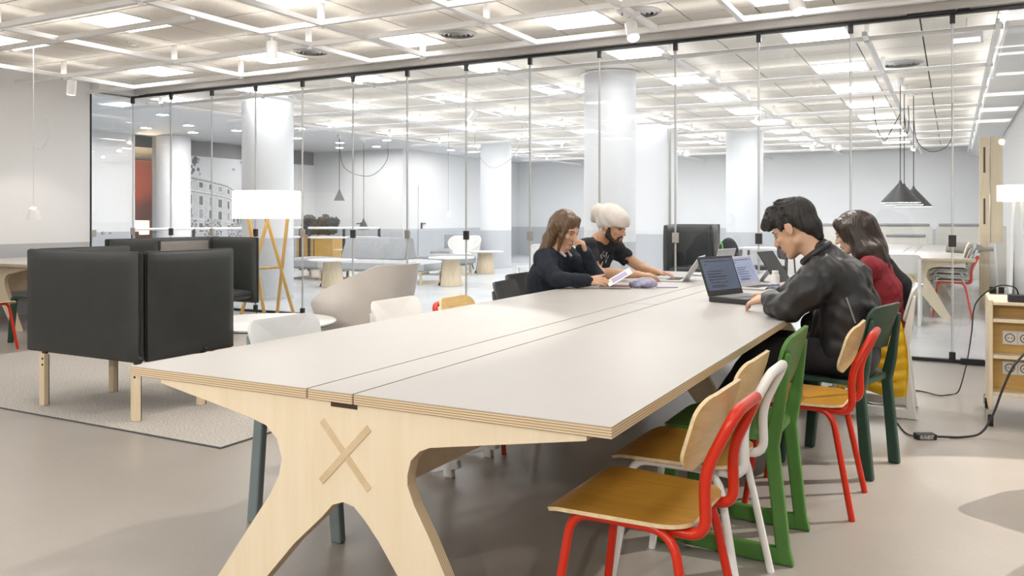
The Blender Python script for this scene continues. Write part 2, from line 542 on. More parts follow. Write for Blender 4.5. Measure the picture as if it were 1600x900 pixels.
# terracotta room beyond the opening
struct('wall_terracotta', MB().box(-20.2, -20.05, 9.5, 17.5, 0, 3.3).box(-20.05, BXL - 0.16, 17.35, 17.5, 0, 3.3).box(-20.05, BXL - 0.16, 9.5, 9.65, 0, 3.3), 'terracotta')
struct('ceiling_terracotta', MB().box(-20.05, BXL - 0.16, 9.5, 17.5, 2.85, 3.3), 'dark_ceiling')
struct('trim_header', MB().box(BXL + 0.005, BXL + 0.06, 13.05, 18.2, 2.74, 3.09), 'grey_header')

# ---- doors in the far white walls
d1 = struct('door_1', MB().box(-15.3, -14.35, 18.27, 18.295, 0.01, 2.12), 'wall_back', bevel=0.004)
h = MB(); h.box(-14.50, -14.46, 18.235, 18.268, 0.93, 1.10); h.box(-14.62, -14.46, 18.22, 18.24, 1.06, 1.085)
h.build('door_handle', 'black', d1)
d2 = struct('door_2', MB().box(-13.095, -13.07, 19.0, 19.9, 0.01, 2.12), 'wall_back', bevel=0.004)
h = MB(); h.box(-13.068, -13.04, 19.1, 19.14, 0.93, 1.10); h.box(-13.04, -13.02, 19.1, 19.28, 1.06, 1.085)
h.build('door_handle', 'black', d2)

# ---- ceilings: slab + one tile per cell
PIT = 0.643
TX0, TY0 = -2.2, 7.5
ceil_f = struct('ceiling', MB().box(XL - 0.15, XR + 0.15, -4.25, GY + 0.2, ZC + 0.02, 3.3), 'joint')
ceil_b = struct('ceiling_back', MB().box(-11.6, BXR + 0.15, GY + 0.2, BY + 0.15, ZC + 0.02, 3.3), 'joint')
struct('ceiling_plaster', MB().box(BXL - 0.15, -11.6, 7.2, BY + 0.15, ZC - 0.01, 3.3), 'plaster')
g = PIT / 2 - 0.0075
tile_mesh = MB().box(-g, g, -g, g, 0, 0.018).mesh('ceiling_tile', 'tile')
panel_mesh_f = MB().down(-0.30, 0.30, -0.30, 0.30, 0.0).mesh('diffuser', 'panel_front')
panel_mesh_b = MB().down(-0.30, 0.30, -0.30, 0.30, 0.0).mesh('diffuser', 'panel_back')
fr = MB()
for a in (-1, 1):
    fr.box(-0.32, 0.32, a * 0.31 - 0.01, a * 0.31 + 0.01, -0.004, 0.014)
    fr.box(a * 0.31 - 0.01, a * 0.31 + 0.01, -0.30, 0.30, -0.004, 0.014)
frame_mesh = fr.mesh('frame', 'white_metal')

def seen(x, y, z):
    a = math.radians(28.07)
    d = -x * math.sin(a) + y * math.cos(a)
    l = x * math.cos(a) + y * math.sin(a)
    if d < 0.3: return None
    return (800 + 1290 * l / d, 340 + 1290 * (1.24 - z) / d)

def cell_rows():
    cells = []
    for j in range(-18, 28):
        for i in range(-16, 11):
            x = TX0 + (i + 0.5) * PIT; y = TY0 + (j + 0.5) * PIT
            front = y < GY - 0.1
            x0, x1 = (XL, XR) if front else (-11.6, BXR)
            if x - PIT / 2 < x0 - 0.3 or x + PIT / 2 > x1 + 0.3: continue
            if y < -4.0 or y > BY - 0.2: continue

            cells.append((i, j, x, y, front))
    return cells
cells = cell_rows()
lights = []
cand = []
for i, j, x, y, front in cells:
    if i % 3 == 1 and j % 3 == 2 and y < 23.0:
        lights.append((i, j, x, y, front)); continue
    s = seen(x, y, ZC)
    vis = s is not None and -40 < s[0] < 1640 and -20 < s[1]
    cand.append((0 if vis else 1, x * x + y * y, x, y, front))
cand.sort()
rest_f = MB(); rest_b = MB()
for k, (hid, d2_, x, y, front) in enumerate(cand):
    if not hid and k < 292:
        o = bpy.data.objects.new('ceiling_tile', tile_mesh)
        C.objects.link(o); o.parent = ceil_f if front else ceil_b
        o.location = (x, y, ZC)
    else:
        (rest_f if front else rest_b).box(x - g, x + g, y - g, y + g, ZC, ZC + 0.018)
tag(rest_f.build('ceiling_tiles_outlying', 'tile', ceil_f), kind='stuff')
tag(rest_b.build('ceiling_tiles_distant', 'tile', ceil_b), kind='stuff')

front_rows = sorted({j for i, j, x, y, f in lights if f}, reverse=True)
back_rows = sorted({j for i, j, x, y, f in lights if not f})
cols = sorted({i for i, j, x, y, f in lights})
for i, j, x, y, front in lights:
    if front:
        r = front_rows.index(j); c = cols.index(i)
        lab = 'square white light panel in the near ceiling, %s row from glass, %s from left wall' % (ORD[r], ORD[c])
    else:
        r = back_rows.index(j); c = cols.index(i)
        lab = 'square white light panel beyond the glass, %s row back, %s from left' % (ORD[r], ORD[c])
    t = thing('ceiling_light', lab, 'ceiling light', (x, y, ZC - 0.006), 0, 'near ceiling light panels' if front else 'light panels beyond the glass')
    for nm, me in (('diffuser', panel_mesh_f if front else panel_mesh_b), ('frame', frame_mesh)):
        o = bpy.data.objects.new(nm, me); C.objects.link(o); o.parent = t

# ---- round downlights in the plaster ceiling
dl = thing('downlight', '', 'downlight', (0, 0, 0))
MB().lathe([(0.10, 0.0), (0.125, 0.0), (0.13, -0.008), (0.10, -0.012), (0.10, 0.0)], 24).build('ring', 'white_metal', dl, smooth=40)
MB().add([(0.1 * math.cos(-2 * PI * k / 12), 0.1 * math.sin(-2 * PI * k / 12), -0.004) for k in range(12)], [tuple(range(12))]).build('lens', 'downlight', dl)
dpos = [(-14.77, 11.55, 'near the terracotta opening'), (-13.6, 11.63, 'over the stair rail'), (-13.5, 12.8, 'in front of the building mural'),
        (-14.64, 12.64, 'beside the white wall column'), (-13.54, 14.7, 'above the coat shelf'), (-13.44, 16.1, 'over the grey sofa corner'),
        (-13.3, 17.4, 'closest to the first white door'), (-14.4, 17.25, 'in the far left corner by the doors'), (-12.0, 13.1, 'at the edge of the tiled ceiling'), (-12.0, 16.1, 'by the second white door'), (-12.6, 10.2, 'left of the first round column'), (-14.6, 9.6, 'behind the corner glass leaf'), (-15.2, 15.4, 'close above the building mural'), (-12.2, 19.3, 'past the second white door')]  # the last four are added, their bounce brightens the plaster ceiling
for x, y, w in dpos:
    place(dl, 'small round downlight in plaster ceiling ' + w, (x, y, ZC - 0.012), 0, 'round downlights in the plaster ceiling')

# ---- suspended white bar grids
def bar_grid(name, label, ys, xs, x0, x1, y0, y1, stems, up, zc=2.945):
    t = thing(name, label, 'ceiling grid', (0, 0, 0))
    for y, a, b in ys:
        o = MB().box(a, b, y - 0.022, y + 0.022, zc - 0.022, zc + 0.022).build('bar', 'white_metal', t)
        MB().add([(a + 0.05, y - 0.016, zc + 0.0235), (b - 0.05, y - 0.016, zc + 0.0235), (b - 0.05, y + 0.016, zc + 0.0235), (a + 0.05, y + 0.016, zc + 0.0235)], [(0, 1, 2, 3)]).build('uplight_strip', 'uplight_' + up, o)  # glowing strip added on the bar top, lifts the ceiling brightness
    for x, a, b in xs:
        o = MB().box(x - 0.022, x + 0.022, a, b, zc - 0.020, zc + 0.0225).build('bar', 'white_metal', t)
        MB().add([(x - 0.016, a + 0.05, zc + 0.024), (x + 0.016, a + 0.05, zc + 0.024), (x + 0.016, b - 0.05, zc + 0.024), (x - 0.016, b - 0.05, zc + 0.024)], [(0, 1, 2, 3)]).build('uplight_strip', 'uplight_' + up, o)  # same added ceiling fill along the crossing bars
    sm = MB().box(-0.022, 0.022, -0.022, 0.022, -0.04, ZC - zc - 0.002).mesh('stem', 'white_metal')
    for x, y in stems:
        o = bpy.data.objects.new('stem', sm); C.objects.link(o); o.parent = t; o.location = (x, y, zc)
    return t
bar_grid('bar_grid', 'white suspended bar grid under the near tiled ceiling', 
         [(4.34, -10.4, 0.9), (4.92, -10.4, -5.7), (5.6, -5.75, 1.5), (6.24, -10.4, 2.5), (7.2, -10.4, 3.9), (2.4, -9, 3.9), (0.4, -9, 3.9), (-3.4, -9, 3.9)],
         [(-9.45, 1, 7.2), (-7.52, 0, 7.2), (-5.6, 0, 7.2), (-4.9, 4.34, 7.2), (-3.58, -3.6, 7.2), (-2.36, 4.34, 7.2), (-1.6, -3.6, 7.2), (0.35, 0, 7.2), (2.3, 0, 7.2)],
         0, 0, 0, 0,
         [(x, y) for x in (-9.45, -7.52, -5.6, -3.58, -1.6, 0.35) for y in (4.34, 6.24)] + [(-4.9, 5.62), (-4.9, 7.2), (-2.36, 6.24), (-7.52, 7.2)], 'front')
gx = [-10.6, -8.5, -6.55, -4.6, -2.65, -0.72]
gy = [8.55, 10.60, 12.4, 14.33, 16.26, 18.55, 20.1, 22.05]
bar_grid('bar_grid', 'white suspended bar grid in the ceiling beyond the glass',
         [(y, -11.4, 0.40) for y in gy], [(x, 8.3, 24.6) for x in gx] + [(0.36, 8.3, 24.6)], 0, 0, 0, 0,
         [(x, y) for x in gx for y in gy], 'back')

# ---- bulkhead, rail and folding glass wall
struct('trim_bulkhead', MB().box(XL + 0.18, XR, GY - 0.10, GY + 0.14, 3.005, ZC + 0.02), 'bulkhead', bevel=0.003)
struct('trim_beam', MB().box(XL + 0.02, XR - 0.01, GY - 0.22, GY - 0.11, 3.075, ZC + 0.015), 'white_metal', bevel=0.003)
gw = thing('wall_glass', 'frameless folding glass wall between the two rooms', None, (0, 0, 0), kind='structure')
MB().box(XL + 0.02, BXR - 0.005, GY - 0.028, GY + 0.028, 2.975, 3.004).build('top_rail', 'black', gw)
MB().box(XL + 0.02, BXR - 0.005, GY - 0.03, GY + 0.03, 0.001, 0.028).build('floor_track', 'black', gw)
JX = [0.81 - 0.81 * k for k in range(15)]
for k in range(14):
    xb, xa = JX[k], JX[k + 1]
    p = MB().box(xa + 0.009, xb - 0.009, GY - 0.005, GY + 0.005, 0.035, 2.965).build('glass_panel', 'glass', gw)
    e = MB()
    e.box(xa + 0.001, xa + 0.009, GY - 0.006, GY + 0.006, 0.03, 2.97)
    e.build('edge_strip', 'glass_edge', p)
    e = MB(); e.box(xb - 0.009, xb - 0.003, GY - 0.006, GY + 0.006, 0.03, 2.97)
    e.build('edge_strip', 'vent', p)
    MB().box(xa - 0.02, xa + 0.022, GY - 0.02, GY + 0.02, 2.90, 2.976).build('clamp', 'black', p, bevel=0.003)
    f = MB().box(xa - 0.03, xa + 0.03, GY - 0.018, GY + 0.018, 0.99, 1.09)
    f.build('patch_fitting', 'steel' if k % 2 else 'black', p, bevel=0.003)
    MB().box(xa - 0.025, xa + 0.025, GY - 0.02, GY + 0.02, 0.02, 0.09).build('pivot_block', 'black', p, bevel=0.003)
cl = MB().box(-0.35, 0.02, GY - 0.07, GY - 0.03, 2.985, 3.025)
cl.box(0.04, 0.13, GY - 0.08, GY - 0.03, 3.0, 3.06)
cl.build('door_closer', 'black', gw, bevel=0.004)
MB().box(-10.2, -10.08, GY - 0.06, GY - 0.03, 2.99, 3.03).box(-10.08, -9.7, GY - 0.05, GY - 0.03, 2.985, 3.005).build('door_closer', 'black', gw)
# return panel on the left, parallel to the table
gr = thing('wall_glass_return', 'single glass leaf closing the corner beside the left wall', None, (0, 0, 0), kind='structure')
MB().box(XL - 0.006, XL + 0.006, 7.36, 7.99, 0.03, 2.97).build('glass_panel', 'glass', gr)
MB().box(XL - 0.012, XL + 0.012, 7.345, 7.36, 0.0, 2.99).build('edge_strip', 'black', gr)
MB().box(XL - 0.012, XL + 0.012, 7.345, 8.0, 2.975, 2.995).build('top_rail', 'steel', gr)
MB().box(XL - 0.03, XL + 0.03, 7.35, 7.42, 0.97, 1.07).build('patch_fitting', 'steel', gr, bevel=0.003)
MB().cyl((XL + 0.012, 7.52, 1.02), (XL + 0.04, 7.52, 1.02), 0.022, n=16).cyl((XL + 0.012, 7.64, 1.02), (XL + 0.03, 7.64, 1.02), 0.015, n=16).build('lock_knob', 'steel', gr, smooth=40)
struct('trim_corner', MB().box(XL - 0.01, XL + 0.18, 7.35, GY + 0.05, 2.998, ZC + 0.02), 'wall_plain')

# ---- columns of the back room
def column(x, y, r, nm='column'):
    m = MB().lathe([(r, 0.0), (r, ZC - 0.005)], 48, (x, y, 0))
    c = struct(nm, m, 'column', smooth=50)
    MB().lathe([(r + 0.012, 0.0), (r + 0.012, 0.055), (r + 0.001, 0.06)], 48, (x, y, 0)).build('plinth', 'column', c, smooth=50)
    MB().lathe([(r + 0.001, ZC - 0.03), (r + 0.05, ZC - 0.02), (r + 0.05, ZC - 0.008)], 48, (x, y, 0)).build('collar', 'white_metal', c, smooth=50)
    return c
column(-9.30, 9.45, 0.385)
column(-3.94, 10.1, 0.335)
column(-10.0, 17.9, 0.385)
column(-3.93, 17.96, 0.385)
struct('column_square', MB().box(-5.27, -4.63, 14.8, 15.4, 0, ZC - 0.005), 'column', bevel=0.01)
tag(MB().tube([(-4.58, 14.75, 0.0), (-4.58, 14.75, 2.95)], 0.022, 10).build('grey_pole', 'steel', smooth=40),
    'thin grey pole standing against the square pillar beyond the glass', 'pole')
struct('column_lit', MB().lathe([(0.37, 0), (0.37, ZC - 0.02)], 40, (-15.78, 13.08, 0)), 'plaster', smooth=50)

# ================================================================ FURNITURE, NEAR ROOM
# ---- the long communal table
TZ = 0.74
def communal_table(label, x0, x1, y0, y1, leg_y, seams, loc=(0, 0, 0), rz=0):
    t = thing('communal_table', label, 'table', loc, rz)
    s0, s1, ycut = seams
    def top(name, a, b, c, d):
        o = MB().box(a, b, c, d, TZ - 0.030, TZ - 0.0018).build(name, 'ply_z', t, bevel=0.0015)
        MB().box(a + 0.0008, b - 0.0008, c + 0.0008, d - 0.0008, TZ - 0.0017, TZ).build('laminate_surface', 'laminate', o)
    gp = 0.003
    top('table_top', x0, s0 - gp, y0, y1)
    top('table_top', s1 + gp, x1, y0, y1)
    top('centre_cover', s0 + gp, s1 - gp, y0, ycut)
    top('centre_cover', s0 + gp, s1 - gp, ycut + 0.006, y1)
    xm = (s0 + s1) / 2
    # leg outline (x, z), traced about the table's middle
    L = [(-0.815, 0.708), (-0.815, 0.672), (-0.63, 0.641), (-0.405, 0.603), (-0.33, 0.585), (-0.285, 0.548), (-0.263, 0.49), (-0.275, 0.435), (-0.31, 0.373), (-0.362, 0.305), (-0.63, 0.0),
         (-0.47, 0.0), (-0.21, 0.235), (-0.10, 0.335), (-0.06, 0.377), (-0.02, 0.392), (0.02, 0.385), (0.06, 0.352), (0.11, 0.30), (0.385, 0.0),
         (0.50, 0.0), (0.29, 0.335), (0.235, 0.424), (0.213, 0.477), (0.213, 0.506), (0.225, 0.549), (0.255, 0.579), (0.29, 0.594), (0.765, 0.674), (0.765, 0.708)]
    L = [(0.961 * a + 0.0617, (0.0484 + 0.961 * b) if 0.02 < b < 0.7 else (0.7095 if b > 0.5 else b)) for a, b in L]
    for k, ly in enumerate(leg_y):
        m = MB().prism(L, lambda a, b, c: (xm + a, ly + c, b), 0.042, 0, 1)
        leg = m.build('leg_frame', ['birch', 'ply_y'], t, bevel=0.001, seg=1)
        if k == 0:
            for a, b, e_ in (((-0.034, 0.651), (0.137, 0.475), 0.0), ((0.137, 0.649), (-0.037, 0.474), 0.0006)):
                MB().bar((xm + a[0], ly - 0.001 - e_, a[1]), (xm + b[0], ly - 0.001 - e_, b[1]), 0.020, 0.004, (0, 1, 0)).build('tenon_strip', 'inlay', leg)
            MB().box(xm + 0.0, xm + 0.095, ly - 0.002, ly + 0.02, 0.696, 0.709).build('cable_slot', 'dark_slot', leg)
    for a, b in zip(leg_y[:-1], leg_y[1:]):
        MB().box(xm + 0.03, xm + 0.055, a + 0.043, b - 0.001, 0.40, 0.62).build('stretcher', 'birch_x', t)
        MB().box(xm - 0.11, xm + 0.11, a + 0.043, b - 0.001, 0.62, 0.632).build('cable_tray', 'birch_x', t)
        for sx in (-0.55, 0.5):
            MB().box(xm + sx - 0.02, xm + sx + 0.02, a + 0.043, b - 0.001, 0.675, 0.709).build('rail', 'birch_x', t)
    return t
communal_table('long pale plywood communal table with X-marked slab leg, nearest the camera', -2.445, -0.717, 1.85, 7.50, (1.858, 4.66, 7.36), (-1.667, -1.497, 4.585))
communal_table('long plywood communal table standing by the left wall', -10.35, -8.63, 5.3, 7.3, (5.4, 7.15), (-9.57, -9.41, 6.3))
communal_table('long white topped communal table beyond the glass under cone lamps', -1.35, 0.25, 11.35, 17.0, (11.5, 14.2, 16.8), (-0.63, -0.47, 14.0))

# ---- tube-framed chair with plywood seat and back (faces local +x)
def tube_chair(frame_mat, seat='oak_seat', back='oak_back'):
    t = thing('tube_chair', '', 'chair')
    r = 0.0130
    for s in (-1, 1):
        for nm, pts in (('front_leg', [(0.20, s * 0.205, 0.0), (0.135, s * 0.165, 0.437), (0.02, s * 0.16, 0.437)]),
                        ('rear_leg', [(-0.235, s * 0.205, 0.0), (-0.15, s * 0.165, 0.437), (0.02, s * 0.16, 0.437)])):
            MB().tube(fillet(pts, 0.07), r, 10).build('leg', frame_mat, t, smooth=60)
    U = [(-0.04, -0.135, 0.436), (-0.228, -0.135, 0.425), (-0.222, -0.135, 0.59), (-0.300, -0.122, 0.752), (-0.300, 0.122, 0.752), (-0.222, 0.135, 0.59), (-0.228, 0.135, 0.425), (-0.04, 0.135, 0.436)]
    MB().tube(fillet(U, 0.055), 0.0155, 12).build('back_frame', frame_mat, t, smooth=60)
    MB().cyl((0.02, -0.16, 0.437), (0.02, 0.16, 0.437), r, n=10).build('cross_tube', frame_mat, t, smooth=60)
    def seat_fn(u, v):
        x = 0.012 + u; z = 0.462 - 0.010 * math.cos(v / 0.21 * PI / 2) * (1 - (u / 0.3) ** 2)
        if u > 0.13: z -= 1.1 * (u - 0.13) ** 2 * 4
        return (x, v, z)
    out = rrect(0.41, 0.425, 0.075, 7)
    out = [(u, v * (1.0 - 0.12 * max(0, -u) / 0.2)) for u, v in out]
    MB().plate(out, seat_fn, 0.011, 6, 0, 1).build('seat', [seat, 'oak_edge'], t, smooth=50)
    def back_fn(u, v):
        # u across, v along height; ends wrap forward
        w = v - 0.0
        x = -0.243 - 0.28 * w + 1.15 * u * u
        return (x + 0.006, u, 0.688 + w * 0.92)
    MB().plate([(a, b) for a, b in rrect(0.365, 0.215, 0.062, 7)], back_fn, -0.011, 6, 0, 1).build('backrest', [back, 'oak_edge'], t, smooth=50)
    return t

# ---- one-piece plastic chair; sled runners or four legs (faces local +x)
def shell_chair(m, runners, nm, open_back=False):
    t = thing(nm, '', 'chair')
    def seat_fn(u, v):
        return (0.01 + u, v, 0.462 - 0.018 * math.cos(v / 0.22 * PI / 2) + 0.03 * max(0, -u - 0.10) - 0.35 * max(0, u - 0.13) ** 2 * 3)
    MB().plate(rrect(0.42, 0.44, 0.09, 7), seat_fn, 0.022, 6).build('seat', m, t, smooth=50)
    def back_fn(u, v):
        return (-0.252 - 0.30 * v + 0.75 * u * u, u, 0.70 + v)
    out = rrect(0.42, 0.22, 0.045, 6)
    out = [(a * (1 - 0.10 * max(0, -b) / 0.11), b + 0.012 * math.cos(a / 0.21 * PI / 2)) for a, b in out]
    MB().plate(out, back_fn, -0.014, 6).build('backrest', m, t, smooth=50)
    for s in (-1, 1):
        MB().prism([(-0.255, 0.0), (-0.20, 0.0), (-0.165, 0.44), (-0.185, 0.52), (-0.240, 0.76), (-0.258, 0.76), (-0.235, 0.52), (-0.215, 0.42)] if not runners else
                   [(-0.262, 0.0), (-0.212, 0.0), (-0.165, 0.44), (-0.185, 0.52), (-0.240, 0.76), (-0.258, 0.76), (-0.235, 0.52), (-0.218, 0.42)],
                   lambda a, b, c: (a, s * 0.188 + (c - 0.018), b), 0.036).build('leg', m, t, bevel=0.008)
        MB().prism([(0.185, 0.0), (0.235, 0.0), (0.20, 0.445), (0.14, 0.445)], lambda a, b, c: (a, s * 0.188 + (c - 0.018), b), 0.036).build('leg', m, t, bevel=0.008)
        if runners:
            MB().prism([(-0.27, 0.0), (-0.05, 0.004), (0.12, 0.012), (0.27, 0.05), (0.262, 0.088), (0.10, 0.07), (-0.05, 0.062), (-0.255, 0.06)], lambda a, b, c: (a, s * 0.188 + (c - 0.017), b), 0.034).build('runner', m, t, bevel=0.006)
    return t

tc_orange = tube_chair('orange')
tc_white = tube_chair('white_paint')
sc_green = shell_chair('green', True, 'sled_chair')
sc_white = shell_chair('white_plastic', True, 'sled_chair')
fc_dark = shell_chair('dark_green', False, 'plastic_chair')
fc_slate = shell_chair('slate', False, 'plastic_chair')
fc_char = shell_chair('charcoal_plastic', False, 'plastic_chair')
WEST = PI
place(tc_orange, 'plywood chair with orange-red tube frame, nearest the camera at table corner', (-0.775, 2.225, 0), WEST - 0.03, 'chairs along the open side of the table')
place(tc_white, 'plywood chair with white tube frame between orange and green chairs', (-0.80, 2.775, 0), WEST - 0.02, 'chairs along the open side of the table')
place(sc_green, 'bright green plastic sled chair pushed up to the table', (-0.765, 3.25, 0), WEST, 'chairs along the open side of the table')
place(tc_orange, 'plywood chair with orange-red tube frame beside the man in black jacket', (-0.59, 3.84, 0), WEST - 0.03, 'chairs along the open side of the table')
place(fc_dark, 'dark green plastic chair that the man in black jacket sits on', (-0.525, 4.47, 0), WEST - 0.25, 'chairs along the open side of the table')
place(sc_white, 'white plastic sled chair under the long-haired woman in red', (-0.46, 5.82, 0), WEST + 0.02, 'chairs along the open side of the table')
place(fc_slate, 'slate-legged chair with pale grey back at the near left table corner', (-2.28, 2.66, 0), 0.0, 'chairs along the sofa side of the table')
for ch in fc_slate.children:
    if ch.name.startswith('backrest'):
        ch.data.materials[0] = M['grey_blue_back']
place(sc_white, 'white plastic sled chair on the sofa side of the long table', (-2.33, 3.53, 0), 0.0, 'chairs along the sofa side of the table')
place(tc_orange, 'plywood chair with red legs on the sofa side of the table', (-2.27, 4.0, 0), 0.0, 'chairs along the sofa side of the table')
place(fc_char, 'charcoal plastic chair beside the woman in navy sweater', (-2.42, 4.92, 0), 0.12, 'chairs along the sofa side of the table')
place(fc_char, 'charcoal plastic chair under the woman in navy sweater', (-2.66, 5.55, 0), 0.0, 'chairs along the sofa side of the table')
place(fc_char, 'charcoal plastic chair under the man in white beanie', (-2.68, 6.28, 0), 0.0, 'chairs along the sofa side of the table')
place(sc_white, 'white sled chair standing just outside the right picture edge', (0.66, 4.42, 0), 2.6, 'chairs along the open side of the table')
# table by the left wall
place(tc_orange, 'plywood chair with red legs at the table by left wall', (-7.95, 4.45, 0), WEST * 0.55, 'chairs at the table by the left wall')
place(fc_dark, 'dark green plastic chair behind the dark sofa at left wall table', (-8.12, 5.14, 0), WEST + 0.4, 'chairs at the table by the left wall')
place(tc_white, 'pale wooden chair on the wall side of left table', (-8.75, 7.52, 0), -PI / 2, 'chairs at the table by the left wall')
# beyond the glass
place(sc_white, 'white plastic sled chair facing the far table beyond the glass', (-0.52, 10.75, 0), PI / 2, 'chairs beyond the glass')
place(tc_white, 'pale plywood chair with white frame beyond the glass behind navy sweater woman', (-5.55, 12.35, 0), 2.2, 'chairs beyond the glass')
place(sc_white, 'white plastic chair beside the plywood one beyond the glass', (-6.0, 12.0, 0), 2.6, 'chairs beyond the glass')
st_red = tube_chair('orange', 'pale_blue', 'white_plastic')
place(st_red, 'red-framed pale blue chair at the bottom of the stack beyond glass', (-0.02, 11.75, 0), WEST, 'stacked chairs beyond the glass')
st_blue = tube_chair('pale_blue', 'pale_blue', 'pale_blue')
place(st_blue, 'pale blue chair in the middle of the stack beyond glass', (-0.035, 11.78, 0.07), WEST, 'stacked chairs beyond the glass')
st_dark = tube_chair('pale_blue', 'charcoal_plastic', 'white_plastic')
place(st_dark, 'dark-seated chair on top of the stack beyond glass', (-0.05, 11.81, 0.14), WEST, 'stacked chairs beyond the glass')

# ---- high-backed sofas
def pad(name, x0, x1, y0, y1, z0, z1, m, parent, puff=0.02, pip=None):
    """upholstered panel: puffed box with piping round its wide face"""
    ax = 0 if (x1 - x0) < (y1 - y0) else 1
    if min(x1 - x0, y1 - y0, z1 - z0) == z1 - z0: ax = 2
    lo = [x0, y0, z0]; hi = [x1, y1, z1]
    b, c = [k for k in range(3) if k != ax]
    n = 10
    mb = MB(); vs = []; fs = []
    for side in (0, 1):
        for i in range(n + 1):
            for j in range(n + 1):
                u, v = i / n, j / n
                # dense near the rim
                uu = 0.5 - 0.5 * math.cos(PI * u); vv = 0.5 - 0.5 * math.cos(PI * v)
                p = [0, 0, 0]
                p[b] = lo[b] + (hi[b] - lo[b]) * uu; p[c] = lo[c] + (hi[c] - lo[c]) * vv
                e = min(1, (math.sin(PI * uu) * math.sin(PI * vv)) ** 0.28)
                mid = (lo[ax] + hi[ax]) / 2; hw = (hi[ax] - lo[ax]) / 2
                off = hw * (0.45 + 0.55 * e) + puff * e * 0.5
                p[ax] = mid + (off if side else -off)
                vs.append(tuple(p))
    q = (n + 1) ** 2
    for i in range(n):
        for j in range(n):
            a = i * (n + 1) + j
            fs.append((a, a + n + 1, a + n + 2, a + 1)); fs.append((q + a, q + a + 1, q + a + n + 2, q + a + n + 1))
    rim = [i * (n + 1) for i in range(n + 1)] + [n * (n + 1) + j for j in range(1, n + 1)] + [i * (n + 1) + n for i in range(n - 1, -1, -1)] + [j for j in range(n - 1, 0, -1)]
    for k in range(len(rim)):
        a, d = rim[k], rim[(k + 1) % len(rim)]
        fs.append((a, d, q + d, q + a))
    mb.add(vs, fs)
    o = mb.build(name, m, parent, smooth=75)
    if pip:
        mid = (lo[ax] + hi[ax]) / 2
        loop = []
        for du, dv in ((0, 0), (1, 0), (1, 1), (0, 1)):
            p = [0, 0, 0]; p[ax] = mid; p[b] = lo[b] if not du else hi[b]; p[c] = lo[c] if not dv else hi[c]
            loop.append(tuple(p))
        loop2 = []
        for k in range(4):
            p, q2 = Vector(loop[k]), Vector(loop[(k + 1) % 4])
            loop2 += [p, p.lerp(q2, 0.02), p.lerp(q2, 0.98)]
        MB().tube(loop2, 0.009, 6, closed=True).build('piping', pip, o, smooth=60)
    return o

def wing_sofa(name, label, loc, rz, w=1.16, depth=0.78, z0=0.345, z1=1.015, inner='sofa_inner', legs=((-0.45, 0.0), (0.45, 0.0), (-0.45, 0.5), (0.45, 0.5))):
    """local: back along x at y=0 facing +y, wings at both ends"""
    t = thing(name, label, 'sofa', loc, rz)
    th = 0.085
    pad('back_panel', -w / 2, w / 2, -th / 2, th / 2, z0, z1, 'charcoal', t, pip='piping')
    for s in (-1, 1):
        x = s * (w / 2 - 0.02)
        pad('wing_panel', x - th / 2, x + th / 2, 0.05, depth, z0, z1, 'charcoal', t, pip='piping')
    pad('inner_lining', -w / 2 + 0.08, w / 2 - 0.08, th / 2 + 0.012, th / 2 + 0.03, z0 + 0.1, z1 - 0.03, inner, t, 0.005)
    pad('seat_cushion', -w / 2 + 0.075, w / 2 - 0.075, 0.09, depth - 0.03, z0 + 0.02, z0 + 0.15, 'charcoal', t, pip='piping')
    if legs:
        for lx, ly in legs:
            g_ = MB().bar((lx, ly, 0.0), (lx, ly, z0 - 0.012), 0.052, 0.034, (0, 1, 0)).build('leg', 'maple_leg', t, bevel=0.003)
            MB().bar((lx - 0.005, ly, z0 - 0.03), (lx + 0.04, ly, z0 + 0.03), 0.03, 0.02, (0, 1, 0)).build('bracket', 'black', g_)
            MB().box(lx + 0.020, lx + 0.0275, ly + 0.0165, ly + 0.0195, 0.0, z0 - 0.02).build('steel_strip', 'black', g_)
            for zz in (z0 - 0.045, z0 - 0.085):
                MB().cyl((lx + 0.012, ly - 0.0165, zz), (lx + 0.012, ly - 0.0195, zz), 0.008, n=10).build('bolt', 'black', g_)
    return t
wing_sofa('wing_sofa', 'charcoal high-backed sofa on rug, its back to the camera', (-4.875, 3.345, 0.012), 0, 1.1, 0.73, 0.353, 1.013, legs=((-0.375, -0.015), (0.525, -0.015), (-0.355, 0.475), (0.525, 0.475)))
wing_sofa('wing_sofa', 'charcoal high-backed sofa facing us across the rug, taupe inside', (-7.12, 5.75, 0.012), -PI / 2, 1.25, 0.72)
wing_sofa('wing_sofa', 'dark high-backed sofa beyond the glass behind the beanie man', (-3.60, 12.95, 0), PI + 0.1, 0.72, 0.7, 0.345, 1.12, 'charcoal')
wing_sofa('wing_sofa', 'second dark sofa beyond the glass, mostly behind the first', (-3.85, 14.0, 0), PI + 0.1, 0.72, 0.6, 0.345, 1.12, 'charcoal')

# ---- rug
ru = MB().box(-7.55, -3.46, 3.17, 7.15, 0.0005, 0.011).build('rug', 'rug', bevel=0.003)
tag(ru, 'large speckled beige wool rug under the dark sofas', 'rug')
MB().tube([(-7.55, 3.17, 0.005), (-3.46, 3.17, 0.005), (-3.46, 7.15, 0.005), (-7.55, 7.15, 0.005)], 0.0055, 6, closed=True).build('binding', 'charcoal_plastic', ru)

